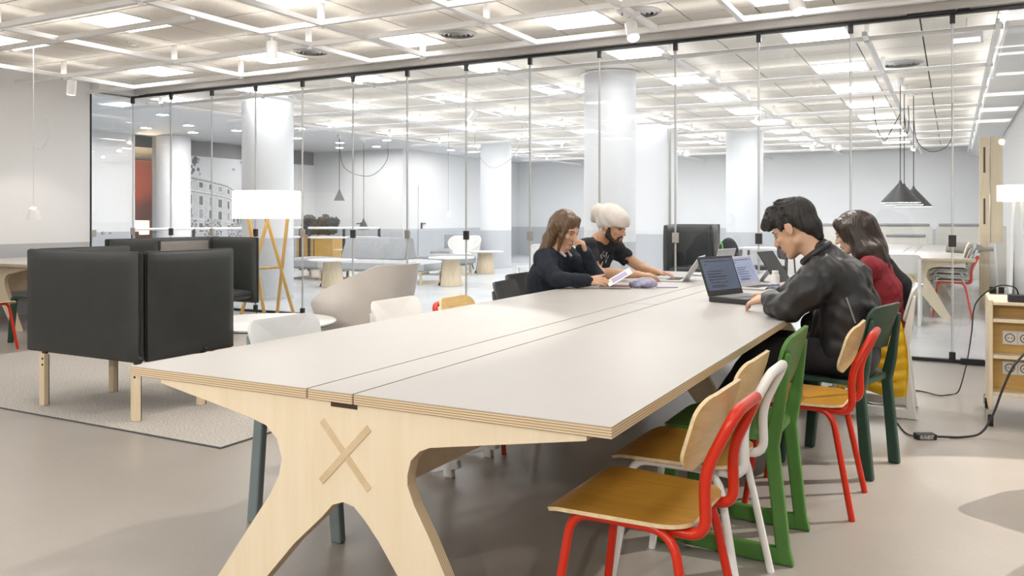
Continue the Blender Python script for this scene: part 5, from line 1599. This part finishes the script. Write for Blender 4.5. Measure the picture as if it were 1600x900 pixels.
M['beanie'] = cloth('cream_beanie_knit', (0.66, 0.61, 0.565), 0.95, 0.05, 30, 0.12, 200)
M['collar_pink'] = cloth('pale_collar', (0.62, 0.50, 0.46), 0.8, 0.05)
M['rib_white'] = mat('white_rib', (0.6, 0.6, 0.6), 0.8)
M['watch'] = mat('white_bracelet', (0.75, 0.74, 0.70), 0.4)
M['shoe'] = mat('dark_shoe', (0.03, 0.03, 0.032), 0.6)

def folds(amp, freq, seed):
    r = np.random.RandomState(seed)
    D = r.normal(size=(7, 3)); ph = r.uniform(0, 6.28, 7)
    def fn(P):
        v = 0
        for d, p in zip(D, ph):
            v = v + np.sin(P @ (d * freq) + p + 1.2 * np.sin(P @ (np.roll(d, 1) * freq * 0.4)))
        return amp * v / 2.6
    return fn
def strands(c, amp, freq, seed=0):
    c = np.array(c)
    def fn(P):
        q = P - c
        a = np.arctan2(q[:, 1], q[:, 0])
        return amp * (np.sin(a * freq + 6 * np.sin(q[:, 2] * 14)) + 0.6 * np.sin(a * freq * 2.3 + 20 * q[:, 2] + 1.0) + 0.7 * np.sin(q[:, 0] * 90 + q[:, 1] * 70 + q[:, 2] * 45))
    return fn
def ring(name, a, b, r, t, m, parent, base):
    """band round a limb from a to b"""
    a = Vector(np.array(a) - np.array(base)); b = Vector(np.array(b) - np.array(base))
    return MB().tube([a, b], [r, r + t], 20).build(name, m, parent, smooth=50)
def shoes(parent, base, items):
    for (x, y, z), (dx, dy) in items:
        bb = np.array(base)
        P_ = [cone((x - 0.05 * dx, y - 0.05 * dy, 0.045), (x + 0.14 * dx, y + 0.14 * dy, 0.035), 0.042, 0.034, 0.02), cone((x, y, 0.06), (x, y, z), 0.045, 0.042, 0.02)]
        blend_mesh('shoe', P_, 0.007, 'shoe', base, parent)

# ---------------------------------------------------------------- man in the black jacket
def man_jacket():
    base = (-0.46, 4.47, 0.0)
    H = Head((-0.722, 4.46, 1.180), (-0.84, 0.20, -0.50), 1.10)
    neck = (-0.595, 4.45, 1.035)
    LS, RS = (-0.555, 4.265, 0.955), (-0.600, 4.635, 0.965)
    LE, RE = (-0.710, 4.19, 0.800), (-0.80, 4.80, 0.805)
    LW, RW = (-0.848, 4.44, 0.820), (-0.93, 4.95, 0.80)
    body = H.skull(neck)
    body += [cone(neck, (-0.50, 4.46, 0.90), 0.065, 0.09), cone((-0.50, 4.40, 0.90), (-0.49, 4.40, 0.60), 0.085, 0.085), cone((-0.50, 4.53, 0.90), (-0.49, 4.53, 0.60), 0.085, 0.085),
             cone(LS, neck, 0.05, 0.05), cone(RS, neck, 0.05, 0.05),
             cone(LS, LE, 0.05, 0.04), cone(LE, LW, 0.04, 0.028), cone(RS, RE, 0.05, 0.04), cone(RE, RW, 0.04, 0.028),
             cone((-0.44, 4.38, 0.55), (-0.86, 4.33, 0.555), 0.075, 0.055), cone((-0.86, 4.33, 0.555), (-1.16, 4.33, 0.13), 0.05, 0.035),
             cone((-0.44, 4.56, 0.55), (-0.88, 4.62, 0.555), 0.075, 0.055), cone((-0.88, 4.62, 0.555), (-0.98, 4.62, 0.13), 0.05, 0.035)]
    body += hand(LW, (-0.90, 0.38, -0.20), (-0.2, -0.35, 1), -1, 1.05, (0.30, 0.45, 0.35), 0.12)
    body += hand(RW, (-0.75, 0.45, -0.10), (0, -0.2, 1), 1, 1.05, (0.30, 0.45, 0.35), 0.12)
    o = blend_mesh('person', body, 0.0042, 'skin', base)
    tag(o, 'dark-haired man in black bomber jacket bent over the black laptop', 'person')
    H.face_bits(o, base, 'hair_black', 'lip')
    jk = [cone((-0.475, 4.38, 0.60), (-0.455, 4.38, 0.78), 0.125, 0.135), cone((-0.475, 4.56, 0.60), (-0.455, 4.56, 0.78), 0.125, 0.135),
          cone((-0.455, 4.38, 0.78), (-0.505, 4.36, 0.92), 0.135, 0.122), cone((-0.455, 4.56, 0.78), (-0.505, 4.56, 0.92), 0.135, 0.122),
          cone((-0.485, 4.46, 0.92), (-0.565, 4.45, 1.005), 0.135, 0.088), cone((-0.56, 4.45, 1.0), (-0.592, 4.45, 1.058), 0.088, 0.074),
          cone((-0.52, 4.46, 0.74), (-0.52, 4.46, 0.60), 0.11, 0.12),
          cone(LS, (-0.545, 4.45, 0.995), 0.088, 0.085), cone(RS, (-0.565, 4.45, 0.995), 0.088, 0.085),
          cone(LS, (-0.62, 4.20, 0.885), 0.092, 0.085), cone((-0.62, 4.20, 0.885), LE, 0.085, 0.070), cone(LE, (-0.775, 4.27, 0.80), 0.066, 0.058), cone((-0.775, 4.27, 0.80), np.array(LW) - (-0.004, 0.02, 0), 0.058, 0.042),
          cone(RS, RE, 0.09, 0.066), cone(RE, RW, 0.064, 0.042),
          sub(cone(np.array(neck) + (-0.035, 0, 0.05), np.array(neck) + (-0.11, 0.02, 0.15), 0.055, 0.075, 0.01))]
    j = blend_mesh('bomber_jacket', jk, 0.0065, 'jacket_black', base, o, folds(0.0048, 46, 3))
    # collar band
    c0 = np.array(neck) - base
    pts = []
    ax = H.p(-0.02, 0, -0.06) - np.array(neck); ax /= np.linalg.norm(ax)
    e1 = np.cross(ax, (0, 1, 0)); e1 /= np.linalg.norm(e1); e2 = np.cross(ax, e1)
    for k in range(24):
        a = 2 * PI * k / 24
        pts.append(tuple(c0 + ax * 0.030 + (e1 * math.cos(a) + e2 * math.sin(a)) * 0.076))
    MB().tube(pts, 0.019, 10, closed=True).build('collar', 'jacket_black', j, smooth=80)
    d = (np.array(LW) - np.array(LE)); d /= np.linalg.norm(d)
    for q in (0.050, 0.036):
        ring('cuff_stripe', np.array(LW) - d * q, np.array(LW) - d * (q - 0.006), 0.0535, 0.0, 'rib_white', j, base)
    MB().tube([(0.015, -0.256, 0.86), (0.055, -0.256, 0.74)], 0.004, 6).build('zip_pocket', 'steel', j)
    hr = [H.el((-0.026, 0, 0.050), (0.108, 0.087, 0.094), 0.02), H.con((0.045, 0.03, 0.112), (0.108, 0.03, 0.075), 0.036, 0.022, 0.02), H.con((0.045, -0.03, 0.112), (0.112, -0.02, 0.075), 0.036, 0.022, 0.02), H.con((0.05, 0.0, 0.118), (0.118, 0.0, 0.085), 0.034, 0.020, 0.02),
          H.con((0.04, 0.060, 0.085), (0.085, 0.060, 0.050), 0.025, 0.014, 0.02), H.con((0.04, -0.060, 0.085), (0.085, -0.060, 0.050), 0.025, 0.014, 0.02),
          H.el((-0.070, 0, -0.012), (0.050, 0.062, 0.070), 0.02), H.con((-0.085, 0, -0.03), (-0.085, 0, -0.085), 0.040, 0.022, 0.02), H.con((0.028, 0.078, 0.045), (0.030, 0.079, 0.008), 0.012, 0.006, 0.01), H.con((0.028, -0.078, 0.045), (0.030, -0.079, 0.008), 0.012, 0.006, 0.01),
          H.con((-0.055, 0.068, 0.03), (-0.055, 0.062, -0.02), 0.022, 0.014, 0.012), H.con((-0.055, -0.068, 0.03), (-0.055, -0.062, -0.02), 0.022, 0.014, 0.012)]
    rnd = random.Random(5)
    for k in range(70):
        th = rnd.uniform(-0.9, 1.3); ph = rnd.uniform(-PI / 2, PI / 2) 
        dx, dy, dz = math.sin(th), math.cos(th) * math.sin(ph), math.cos(th) * abs(math.cos(ph))
        p0 = (-0.02 + 0.100 * dx, 0.082 * dy, 0.052 + 0.090 * dz)
        p1 = (p0[0] + 0.028 + 0.010 * rnd.random(), p0[1] * 1.10 + rnd.uniform(-0.012, 0.012), p0[2] * 1.0 + 0.012 * rnd.random() + 0.010 * dz)
        hr.append(H.con(p0, p1, 0.010, 0.0035, 0.006))
    blend_mesh('hair', hr, 0.0042, 'hair_black', base, o, strands(H.c, 0.0012, 26))
    tr = [cone((-0.44, 4.38, 0.555), (-0.44, 4.56, 0.555), 0.125, 0.125), cone((-0.46, 4.38, 0.545), (-0.87, 4.33, 0.555), 0.098, 0.074), cone((-0.87, 4.33, 0.555), (-1.17, 4.33, 0.10), 0.070, 0.056),
          cone((-0.46, 4.56, 0.545), (-0.88, 4.62, 0.555), 0.098, 0.074), cone((-0.88, 4.62, 0.555), (-0.98, 4.62, 0.10), 0.070, 0.056)]
    blend_mesh('trousers', tr, 0.009, 'trouser_black', base, o, folds(0.003, 24, 5))
    shoes(o, base, [((-1.19, 4.33, 0.11), (-1, 0)), ((-0.99, 4.62, 0.11), (-1, 0))])
man_jacket()

# ---------------------------------------------------------------- woman in dark red, behind him
def woman_red():
    base = (-0.40, 5.80, 0.0)
    H = Head((-0.575, 5.80, 1.14), (-0.90, 0.15, -0.35), 1.03)
    neck = (-0.50, 5.80, 0.99)
    LS, RS = (-0.455, 5.62, 0.925), (-0.47, 5.98, 0.925)
    LE, RE = (-0.66, 5.55, 0.795), (-0.70, 6.08, 0.795)
    LW, RW = (-0.90, 5.72, 0.79), (-0.93, 6.02, 0.79)
    body = H.skull(neck, True)
    body += [cone(neck, (-0.42, 5.80, 0.86), 0.055, 0.095), cone((-0.42, 5.80, 0.86), (-0.36, 5.80, 0.56), 0.095, 0.11), cone(LS, neck, 0.04, 0.045), cone(RS, neck, 0.04, 0.045),
             cone(LS, LE, 0.042, 0.035), cone(LE, LW, 0.033, 0.024), cone(RS, RE, 0.042, 0.035), cone(RE, RW, 0.033, 0.024),
             cone((-0.40, 5.72, 0.54), (-0.80, 5.70, 0.545), 0.07, 0.05), cone((-0.80, 5.70, 0.545), (-0.82, 5.70, 0.12), 0.045, 0.032),
             cone((-0.40, 5.88, 0.54), (-0.80, 5.92, 0.545), 0.07, 0.05), cone((-0.80, 5.92, 0.545), (-0.84, 5.92, 0.12), 0.045, 0.032)]
    body += hand(LW, (-0.88, 0.40, -0.05), (0, -0.1, 1), -1, 0.95, (0.32, 0.5, 0.4), 0.12)
    body += hand(RW, (-0.95, -0.2, -0.05), (0, 0.1, 1), 1, 0.95, (0.32, 0.5, 0.4), 0.12)
    o = blend_mesh('person', body, 0.0045, 'skin_pale', base)
    tag(o, 'woman with long dark hair and dark red top at a silver laptop', 'person')
    H.face_bits(o, base, 'hair_dark', 'lip')
    sw = [cone((-0.38, 5.74, 0.56), (-0.40, 5.74, 0.78), 0.125, 0.118), cone((-0.38, 5.86, 0.56), (-0.40, 5.86, 0.78), 0.125, 0.118), cone((-0.40, 5.73, 0.78), (-0.44, 5.74, 0.90), 0.118, 0.10), cone((-0.40, 5.87, 0.78), (-0.44, 5.86, 0.90), 0.118, 0.10),
          cone((-0.44, 5.80, 0.90), (-0.485, 5.80, 0.965), 0.10, 0.07), cone(LS, (-0.47, 5.80, 0.95), 0.068, 0.07), cone(RS, (-0.47, 5.80, 0.95), 0.068, 0.07),
          cone(LS, LE, 0.068, 0.055), cone(LE, LW, 0.053, 0.037), cone(RS, RE, 0.068, 0.055), cone(RE, RW, 0.053, 0.037)]
    blend_mesh('sweater', sw, 0.008, 'red_knit', base, o, folds(0.0035, 46, 8))
    cd = [cone((-0.315, 5.82, 0.52), (-0.325, 5.82, 0.80), 0.085, 0.085), cone((-0.315, 5.93, 0.52), (-0.325, 5.93, 0.80), 0.085, 0.085), cone((-0.325, 5.82, 0.80), (-0.39, 5.82, 0.93), 0.082, 0.06), cone((-0.325, 5.93, 0.80), (-0.39, 5.92, 0.93), 0.082, 0.06)]
    blend_mesh('black_wrap', cd, 0.009, 'black_knit', base, o, folds(0.004, 24, 9))
    hr = [H.el((-0.024, 0, 0.045), (0.108, 0.088, 0.096), 0.02), H.con((0.045, 0.05, 0.075), (0.030, 0.085, -0.03), 0.040, 0.022, 0.02), H.con((0.045, -0.05, 0.075), (0.030, -0.085, -0.03), 0.040, 0.022, 0.02)]
    for s in (-1, 1):
        a = H.p(-0.02, s * 0.07, 0.02)
        hr += [cone(a, (-0.50, 5.80 + s * -0.105, 1.02), 0.058, 0.062, 0.03), cone((-0.50, 5.80 + s * -0.105, 1.02), (-0.44, 5.80 + s * -0.11, 0.955), 0.062, 0.045, 0.03)]
    hr += [cone(H.p(-0.08, 0, 0.02), (-0.44, 5.80, 1.03), 0.085, 0.080, 0.03), cone((-0.44, 5.74, 1.03), (-0.375, 5.73, 0.93), 0.070, 0.035, 0.03), cone((-0.44, 5.86, 1.03), (-0.375, 5.87, 0.93), 0.070, 0.035, 0.03)]
    blend_mesh('hair', hr, 0.006, 'hair_dark', base, o, strands(H.c, 0.0016, 30))
    tr = [cone((-0.40, 5.72, 0.55), (-0.40, 5.88, 0.55), 0.12, 0.12), cone((-0.42, 5.72, 0.54), (-0.81, 5.70, 0.545), 0.09, 0.068), cone((-0.81, 5.70, 0.545), (-0.83, 5.70, 0.10), 0.065, 0.05), cone((-0.42, 5.88, 0.54), (-0.81, 5.92, 0.545), 0.09, 0.068), cone((-0.81, 5.92, 0.545), (-0.85, 5.92, 0.10), 0.065, 0.05)]
    blend_mesh('trousers', tr, 0.010, 'trouser_black', base, o)
    shoes(o, base, [((-0.84, 5.70, 0.11), (-1, 0)), ((-0.86, 5.92, 0.11), (-1, 0))])
woman_red()

# ---------------------------------------------------------------- woman in the navy sweatshirt
def woman_navy():
    base = (-2.68, 5.55, 0.0)
    H = Head((-2.515, 5.545, 1.150), (0.95, -0.20, -0.46), 1.06)
    neck = (-2.565, 5.55, 1.00)
    RS, LS = (-2.60, 5.375, 0.935), (-2.585, 5.725, 0.945)
    RE, LE = (-2.455, 5.285, 0.800), (-2.350, 5.735, 0.795)
    RW, LW = (-2.275, 5.395, 0.795), (-2.372, 5.600, 0.985)
    body = H.skull(neck, True)
    body += [cone(neck, (-2.62, 5.55, 0.86), 0.05, 0.065), cone((-2.62, 5.55, 0.86), (-2.67, 5.55, 0.56), 0.065, 0.09), cone(LS, neck, 0.04, 0.045), cone(RS, neck, 0.04, 0.045),
             cone(RS, RE, 0.042, 0.035), cone(RE, RW, 0.033, 0.024), cone(LS, LE, 0.042, 0.035), cone(LE, LW, 0.033, 0.024),
             cone((-2.66, 5.47, 0.54), (-2.27, 5.45, 0.545), 0.07, 0.05), cone((-2.27, 5.45, 0.545), (-2.25, 5.45, 0.12), 0.045, 0.032),
             cone((-2.66, 5.63, 0.54), (-2.27, 5.66, 0.545), 0.07, 0.05), cone((-2.27, 5.66, 0.545), (-2.24, 5.66, 0.12), 0.045, 0.032)]
    body += hand(RW, (0.97, 0.20, 0.04), (0.0, -0.75, 0.65), 1, 0.98, (0.30, 0.40, 0.30), 0.06, 0.5)
    body += hand(LW, (0.02, -0.55, 0.83), (0.85, 0.35, 0.25), 1, 0.95, (0.75, 0.95, 0.6), 0.05, 0.5)
    o = blend_mesh('person', body, 0.0042, 'skin', base)
    tag(o, 'brown-haired woman in navy sweatshirt, hand to her mouth, holding a leaflet', 'person')
    H.face_bits(o, base, 'hair_brown', 'lip')
    sw = [cone((-2.665, 5.48, 0.56), (-2.645, 5.47, 0.78), 0.122, 0.122), cone((-2.665, 5.62, 0.56), (-2.645, 5.63, 0.78), 0.122, 0.122), cone((-2.645, 5.47, 0.78), (-2.615, 5.47, 0.90), 0.118, 0.10), cone((-2.645, 5.63, 0.78), (-2.61, 5.63, 0.90), 0.118, 0.10),
          cone((-2.61, 5.55, 0.90), (-2.58, 5.55, 0.965), 0.10, 0.072), cone(RS, (-2.585, 5.55, 0.955), 0.075, 0.07), cone(LS, (-2.58, 5.55, 0.955), 0.075, 0.07),
          cone(RS, (-2.545, 5.315, 0.865), 0.078, 0.072), cone((-2.545, 5.315, 0.865), RE, 0.072, 0.060), cone(RE, RW, 0.058, 0.044), cone(LS, LE, 0.078, 0.060), cone(LE, LW, 0.058, 0.043),
          sub(cone(np.array(neck) + (0.02, 0, 0.02), np.array(neck) + (0.07, 0, 0.12), 0.042, 0.07, 0.01))]
    s_ = blend_mesh('sweatshirt', sw, 0.007, 'navy', base, o, folds(0.0052, 46, 12))
    # pale shirt collar
    cl = [cone((-2.535, 5.495, 0.995), (-2.487, 5.485, 0.960), 0.013, 0.010, 0.01), cone((-2.535, 5.605, 0.995), (-2.487, 5.590, 0.960), 0.013, 0.010, 0.01), cone((-2.535, 5.495, 0.995), (-2.61, 5.50, 1.01), 0.013, 0.014, 0.02), cone((-2.535, 5.605, 0.995), (-2.61, 5.60, 1.01), 0.013, 0.014, 0.02)]
    blend_mesh('shirt_collar', cl, 0.005, 'collar_pink', base, s_)
    d = np.array(RW) - np.array(RE); d /= np.linalg.norm(d)
    ring('bracelet', np.array(RW) + d * 0.012, np.array(RW) + d * 0.030, 0.031, 0.0, 'watch', o, base)
    hr = [H.el((-0.022, 0, 0.045), (0.106, 0.086, 0.094), 0.02), H.con((0.04, 0.040, 0.090), (0.040, 0.080, -0.02), 0.028, 0.014, 0.02), H.con((0.04, -0.040, 0.090), (0.043, -0.080, -0.035), 0.028, 0.014, 0.02),
          H.con((0.043, -0.080, -0.030), (0.062, -0.076, -0.13), 0.020, 0.010, 0.012), sub(H.el((0.125, 0.01, 0.012), (0.048, 0.062, 0.075), 0.015))]
    for s in (-1, 1):
        hr += [H.con((-0.03, s * 0.06, 0.02), (-0.045, s * 0.074, -0.085), 0.050, 0.048, 0.02)]
    hr += [cone(H.p(-0.045, -0.074, -0.085), (-2.64, 5.43, 0.985), 0.050, 0.036, 0.02), cone((-2.64, 5.43, 0.985), (-2.685, 5.44, 0.93), 0.036, 0.015, 0.02),
           cone(H.p(-0.045, 0.074, -0.085), (-2.60, 5.68, 0.97), 0.048, 0.030, 0.02), cone(H.p(-0.07, 0, 0.0), (-2.65, 5.54, 1.0), 0.075, 0.055, 0.03)]
    blend_mesh('hair', hr, 0.005, 'hair_brown', base, o, strands(H.c, 0.0013, 30))
    tr = [cone((-2.66, 5.47, 0.55), (-2.66, 5.63, 0.55), 0.12, 0.12), cone((-2.64, 5.47, 0.54), (-2.27, 5.45, 0.545), 0.09, 0.068), cone((-2.27, 5.45, 0.545), (-2.25, 5.45, 0.10), 0.065, 0.05), cone((-2.64, 5.63, 0.54), (-2.27, 5.66, 0.545), 0.09, 0.068), cone((-2.27, 5.66, 0.545), (-2.24, 5.66, 0.10), 0.065, 0.05)]
    blend_mesh('trousers', tr, 0.010, 'trouser_black', base, o)
    shoes(o, base, [((-2.24, 5.45, 0.11), (1, 0)), ((-2.23, 5.66, 0.11), (1, 0))])
woman_navy()

# ---------------------------------------------------------------- man in the white beanie
def man_beanie():
    base = (-2.70, 6.28, 0.0)
    H = Head((-2.425, 6.285, 1.165), (0.94, -0.20, -0.30), 1.08)
    neck = (-2.545, 6.29, 1.055)
    RS, LS = (-2.575, 6.085, 0.995), (-2.505, 6.495, 0.985)
    RE, LE = (-2.455, 6.03, 0.800), (-2.285, 6.595, 0.815)
    RW, LW = (-2.165, 6.165, 0.795), (-2.105, 6.460, 0.795)
    body = H.skull(neck)
    body += [cone(neck, (-2.60, 6.29, 0.92), 0.060, 0.07), cone((-2.60, 6.23, 0.92), (-2.68, 6.23, 0.58), 0.075, 0.08), cone((-2.60, 6.35, 0.92), (-2.68, 6.35, 0.58), 0.075, 0.08), cone(LS, neck, 0.05, 0.05), cone(RS, neck, 0.05, 0.05),
             cone(RS, RE, 0.052, 0.042), cone(RE, (-2.36, 6.075, 0.80), 0.042, 0.043), cone((-2.36, 6.075, 0.80), RW, 0.043, 0.028), cone(LS, LE, 0.052, 0.042), cone(LE, LW, 0.042, 0.028),
             cone((-2.68, 6.20, 0.54), (-2.26, 6.18, 0.55), 0.075, 0.055), cone((-2.26, 6.18, 0.55), (-2.24, 6.18, 0.12), 0.05, 0.035),
             cone((-2.68, 6.37, 0.54), (-2.26, 6.40, 0.55), 0.075, 0.055), cone((-2.26, 6.40, 0.55), (-2.23, 6.40, 0.12), 0.05, 0.035)]
    body += hand(RW, (0.93, 0.33, -0.02), (0.0, -0.15, 1), 1, 1.02, (0.28, 0.42, 0.35), 0.12)
    body += hand(LW, (0.95, -0.22, -0.03), (0.0, 0.1, 1), -1, 1.02, (0.28, 0.42, 0.35), 0.12)
    o = blend_mesh('person', body, 0.0045, 'skin_tan', base)
    tag(o, 'bearded man in cream beanie and black printed tee typing at the table', 'person')
    H.face_bits(o, base, 'beard', 'lip')
    te = [cone((-2.68, 6.19, 0.58), (-2.65, 6.19, 0.80), 0.125, 0.13), cone((-2.68, 6.39, 0.58), (-2.65, 6.39, 0.80), 0.125, 0.13), cone((-2.65, 6.19, 0.80), (-2.595, 6.20, 0.93), 0.13, 0.118), cone((-2.65, 6.39, 0.80), (-2.585, 6.38, 0.93), 0.13, 0.118),
          cone((-2.59, 6.29, 0.93), (-2.56, 6.29, 1.01), 0.12, 0.078), cone(RS, (-2.56, 6.29, 1.015), 0.078, 0.072), cone(LS, (-2.55, 6.29, 1.015), 0.078, 0.072),
          cone(RS, (-2.515, 6.055, 0.895), 0.080, 0.070), cone(LS, (-2.41, 6.54, 0.905), 0.080, 0.070),
          sub(cone((-2.500, 6.05, 0.875), (-2.46, 6.03, 0.80), 0.058, 0.07, 0.008)), sub(cone((-2.395, 6.545, 0.893), (-2.32, 6.58, 0.83), 0.058, 0.07, 0.008)),
          sub(cone(np.array(neck) + (0.03, 0, 0.015), np.array(neck) + (0.09, 0, 0.09), 0.060, 0.08, 0.01))]
    te_o = blend_mesh('tee_shirt', te, 0.007, 'tee_black', base, o, folds(0.0045, 46, 21))
    # beanie: snug front, slouching pouch behind
    bn = [H.el((-0.022, 0, 0.062), (0.118, 0.096, 0.100), 0.02), H.con((0.040, 0, 0.060), (-0.055, 0, 0.022), 0.082, 0.086, 0.02),
          cone(H.p(-0.06, 0, 0.080), H.p(-0.145, 0, 0.070), 0.088, 0.070, 0.03), cone(H.p(-0.145, 0, 0.070), H.p(-0.175, 0, 0.015), 0.064, 0.042, 0.03),
          sub(H.el((0.085, 0, -0.055), (0.125, 0.13, 0.085), 0.012)), sub(H.el((0.0, 0, -0.10), (0.14, 0.13, 0.088), 0.012))]
    def crease(P):
        q = (P - H.c) @ H.R
        s = q[:, 0] * 0.9 + q[:, 2] * 0.35
        return 0.007 * np.exp(-((s + 0.085) / 0.012) ** 2) + 0.0025 * np.sin(q[:, 0] * 50 + q[:, 2] * 60 + 2 * np.sin(q[:, 1] * 30))
    blend_mesh('beanie', bn, 0.0045, 'beanie', base, o, crease)
    bd = []
    for s in (-1, 1):
        bd += [H.con((0.010, s * 0.066, -0.005), (0.012, s * 0.058, -0.060), 0.014, 0.020, 0.012), H.con((0.012, s * 0.056, -0.060), (0.066, s * 0.020, -0.102), 0.023, 0.022, 0.012), H.con((0.084, s * 0.024, -0.062), (0.080, s * 0.022, -0.095), 0.008, 0.014, 0.008),
               H.con((0.098, s * 0.004, -0.047), (0.087, s * 0.027, -0.058), 0.0065, 0.0065, 0.006)]
    bd += [H.el((0.078, 0, -0.106), (0.026, 0.028, 0.022), 0.012)]
    blend_mesh('beard', bd, 0.0038, 'beard', base, o, lambda P: 0.0012 * np.sin(P[:, 0] * 400) * np.sin(P[:, 1] * 420 + P[:, 2] * 380))
    tr = [cone((-2.68, 6.20, 0.55), (-2.68, 6.37, 0.55), 0.12, 0.12), cone((-2.66, 6.20, 0.54), (-2.26, 6.18, 0.55), 0.092, 0.07), cone((-2.26, 6.18, 0.55), (-2.24, 6.18, 0.10), 0.066, 0.052), cone((-2.66, 6.37, 0.54), (-2.26, 6.40, 0.55), 0.092, 0.07), cone((-2.26, 6.40, 0.55), (-2.23, 6.40, 0.10), 0.066, 0.052)]
    blend_mesh('trousers', tr, 0.010, 'trouser_black', base, o)
    shoes(o, base, [((-2.23, 6.18, 0.11), (1, 0)), ((-2.22, 6.40, 0.11), (1, 0))])
    # printed letters on the chest, laid onto the cloth
    bpy.context.view_layer.update()
    from mathutils.bvhtree import BVHTree
    bvh = BVHTree.FromObject(te_o, bpy.context.evaluated_depsgraph_get())
    org = Vector((-2.525, 6.235, 0.925)) - Vector(base)       # chest centre, shirt coordinates
    n = Vector((0.86, -0.42, -0.28)).normalized()
    r_ = n.cross(Vector((0, 0, 1))).normalized() * -1; u_ = r_.cross(n).normalized() * -1
    if u_.z < 0: u_ = -u_
    r_ = u_.cross(n).normalized()
    def letter(ch, x, y, ang, size):
        cu = bpy.data.curves.new('letter', 'FONT'); cu.body = ch; cu.size = size; cu.align_x = 'CENTER'; cu.resolution_u = 3
        ob = bpy.data.objects.new('letter_tmp', cu); C.objects.link(ob)
        dg = bpy.context.evaluated_depsgraph_get(); me = bpy.data.meshes.new_from_object(ob.evaluated_get(dg))
        bpy.data.objects.remove(ob); bpy.data.curves.remove(cu)
        ca, sa = math.cos(ang), math.sin(ang)
        for v in me.vertices:
            a, b = v.co.x * 1.1, v.co.y
            p = org + r_ * (x + a * ca - b * sa) + u_ * (y + a * sa + b * ca) + n * 0.4
            hit = bvh.ray_cast(p, -n)
            v.co = (hit[0] if hit[0] is not None else p - n * 0.4) + n * 0.004
        me.materials.clear(); me.materials.append(M['rib_white'])
        lo = bpy.data.objects.new('printed_letter', me); C.objects.link(lo); lo.parent = te_o
    for k, ch in enumerate('DECRI'):
        a = math.radians(48 - 24 * k)
        letter(ch, -0.095 * math.sin(a) + 0.01, 0.095 * math.cos(a) - 0.080, a, 0.052)
    for k, ch in enumerate('IFE'):
        letter(ch, 0.055 - 0.002 * k, 0.0 - 0.030 * k + 0.015, -0.5, 0.040)
    # emblem strokes under the arc
    for x0, y0, x1, y1 in ((-0.045, -0.10, -0.01, -0.02), (-0.02, -0.11, 0.0, -0.03), (-0.05, -0.06, 0.0, -0.065), (-0.04, -0.13, -0.01, -0.12)):
        pts = []
        for q in range(7):
            p = org + r_ * (x0 + (x1 - x0) * q / 6) + u_ * (y0 + (y1 - y0) * q / 6) + n * 0.4
            hit = bvh.ray_cast(p, -n)
            if hit[0] is not None: pts.append(hit[0] + n * 0.002)
        if len(pts) > 2: MB().tube(pts, 0.0045, 6).build('printed_emblem', 'rib_white', te_o, smooth=60)
man_beanie()

# ---- dark coats heaped on the ochre cabinet
co = []
for k in range(7):
    co.append(cone((-14.9 + 0.16 * k, 16.44 + 0.05 * math.sin(2 * k), 0.93), (-14.86 + 0.16 * k, 16.50, 1.19 + 0.07 * math.sin(1.9 * k + 0.6)), 0.125, 0.085, 0.07))
coat_heap = blend_mesh('coat_pile', co, 0.014, 'black_cloth', (-14.4, 16.5, 0.0), None, folds(0.02, 26, 17))
tag(coat_heap, 'heap of dark coats lying on the ochre cabinet', 'coats')
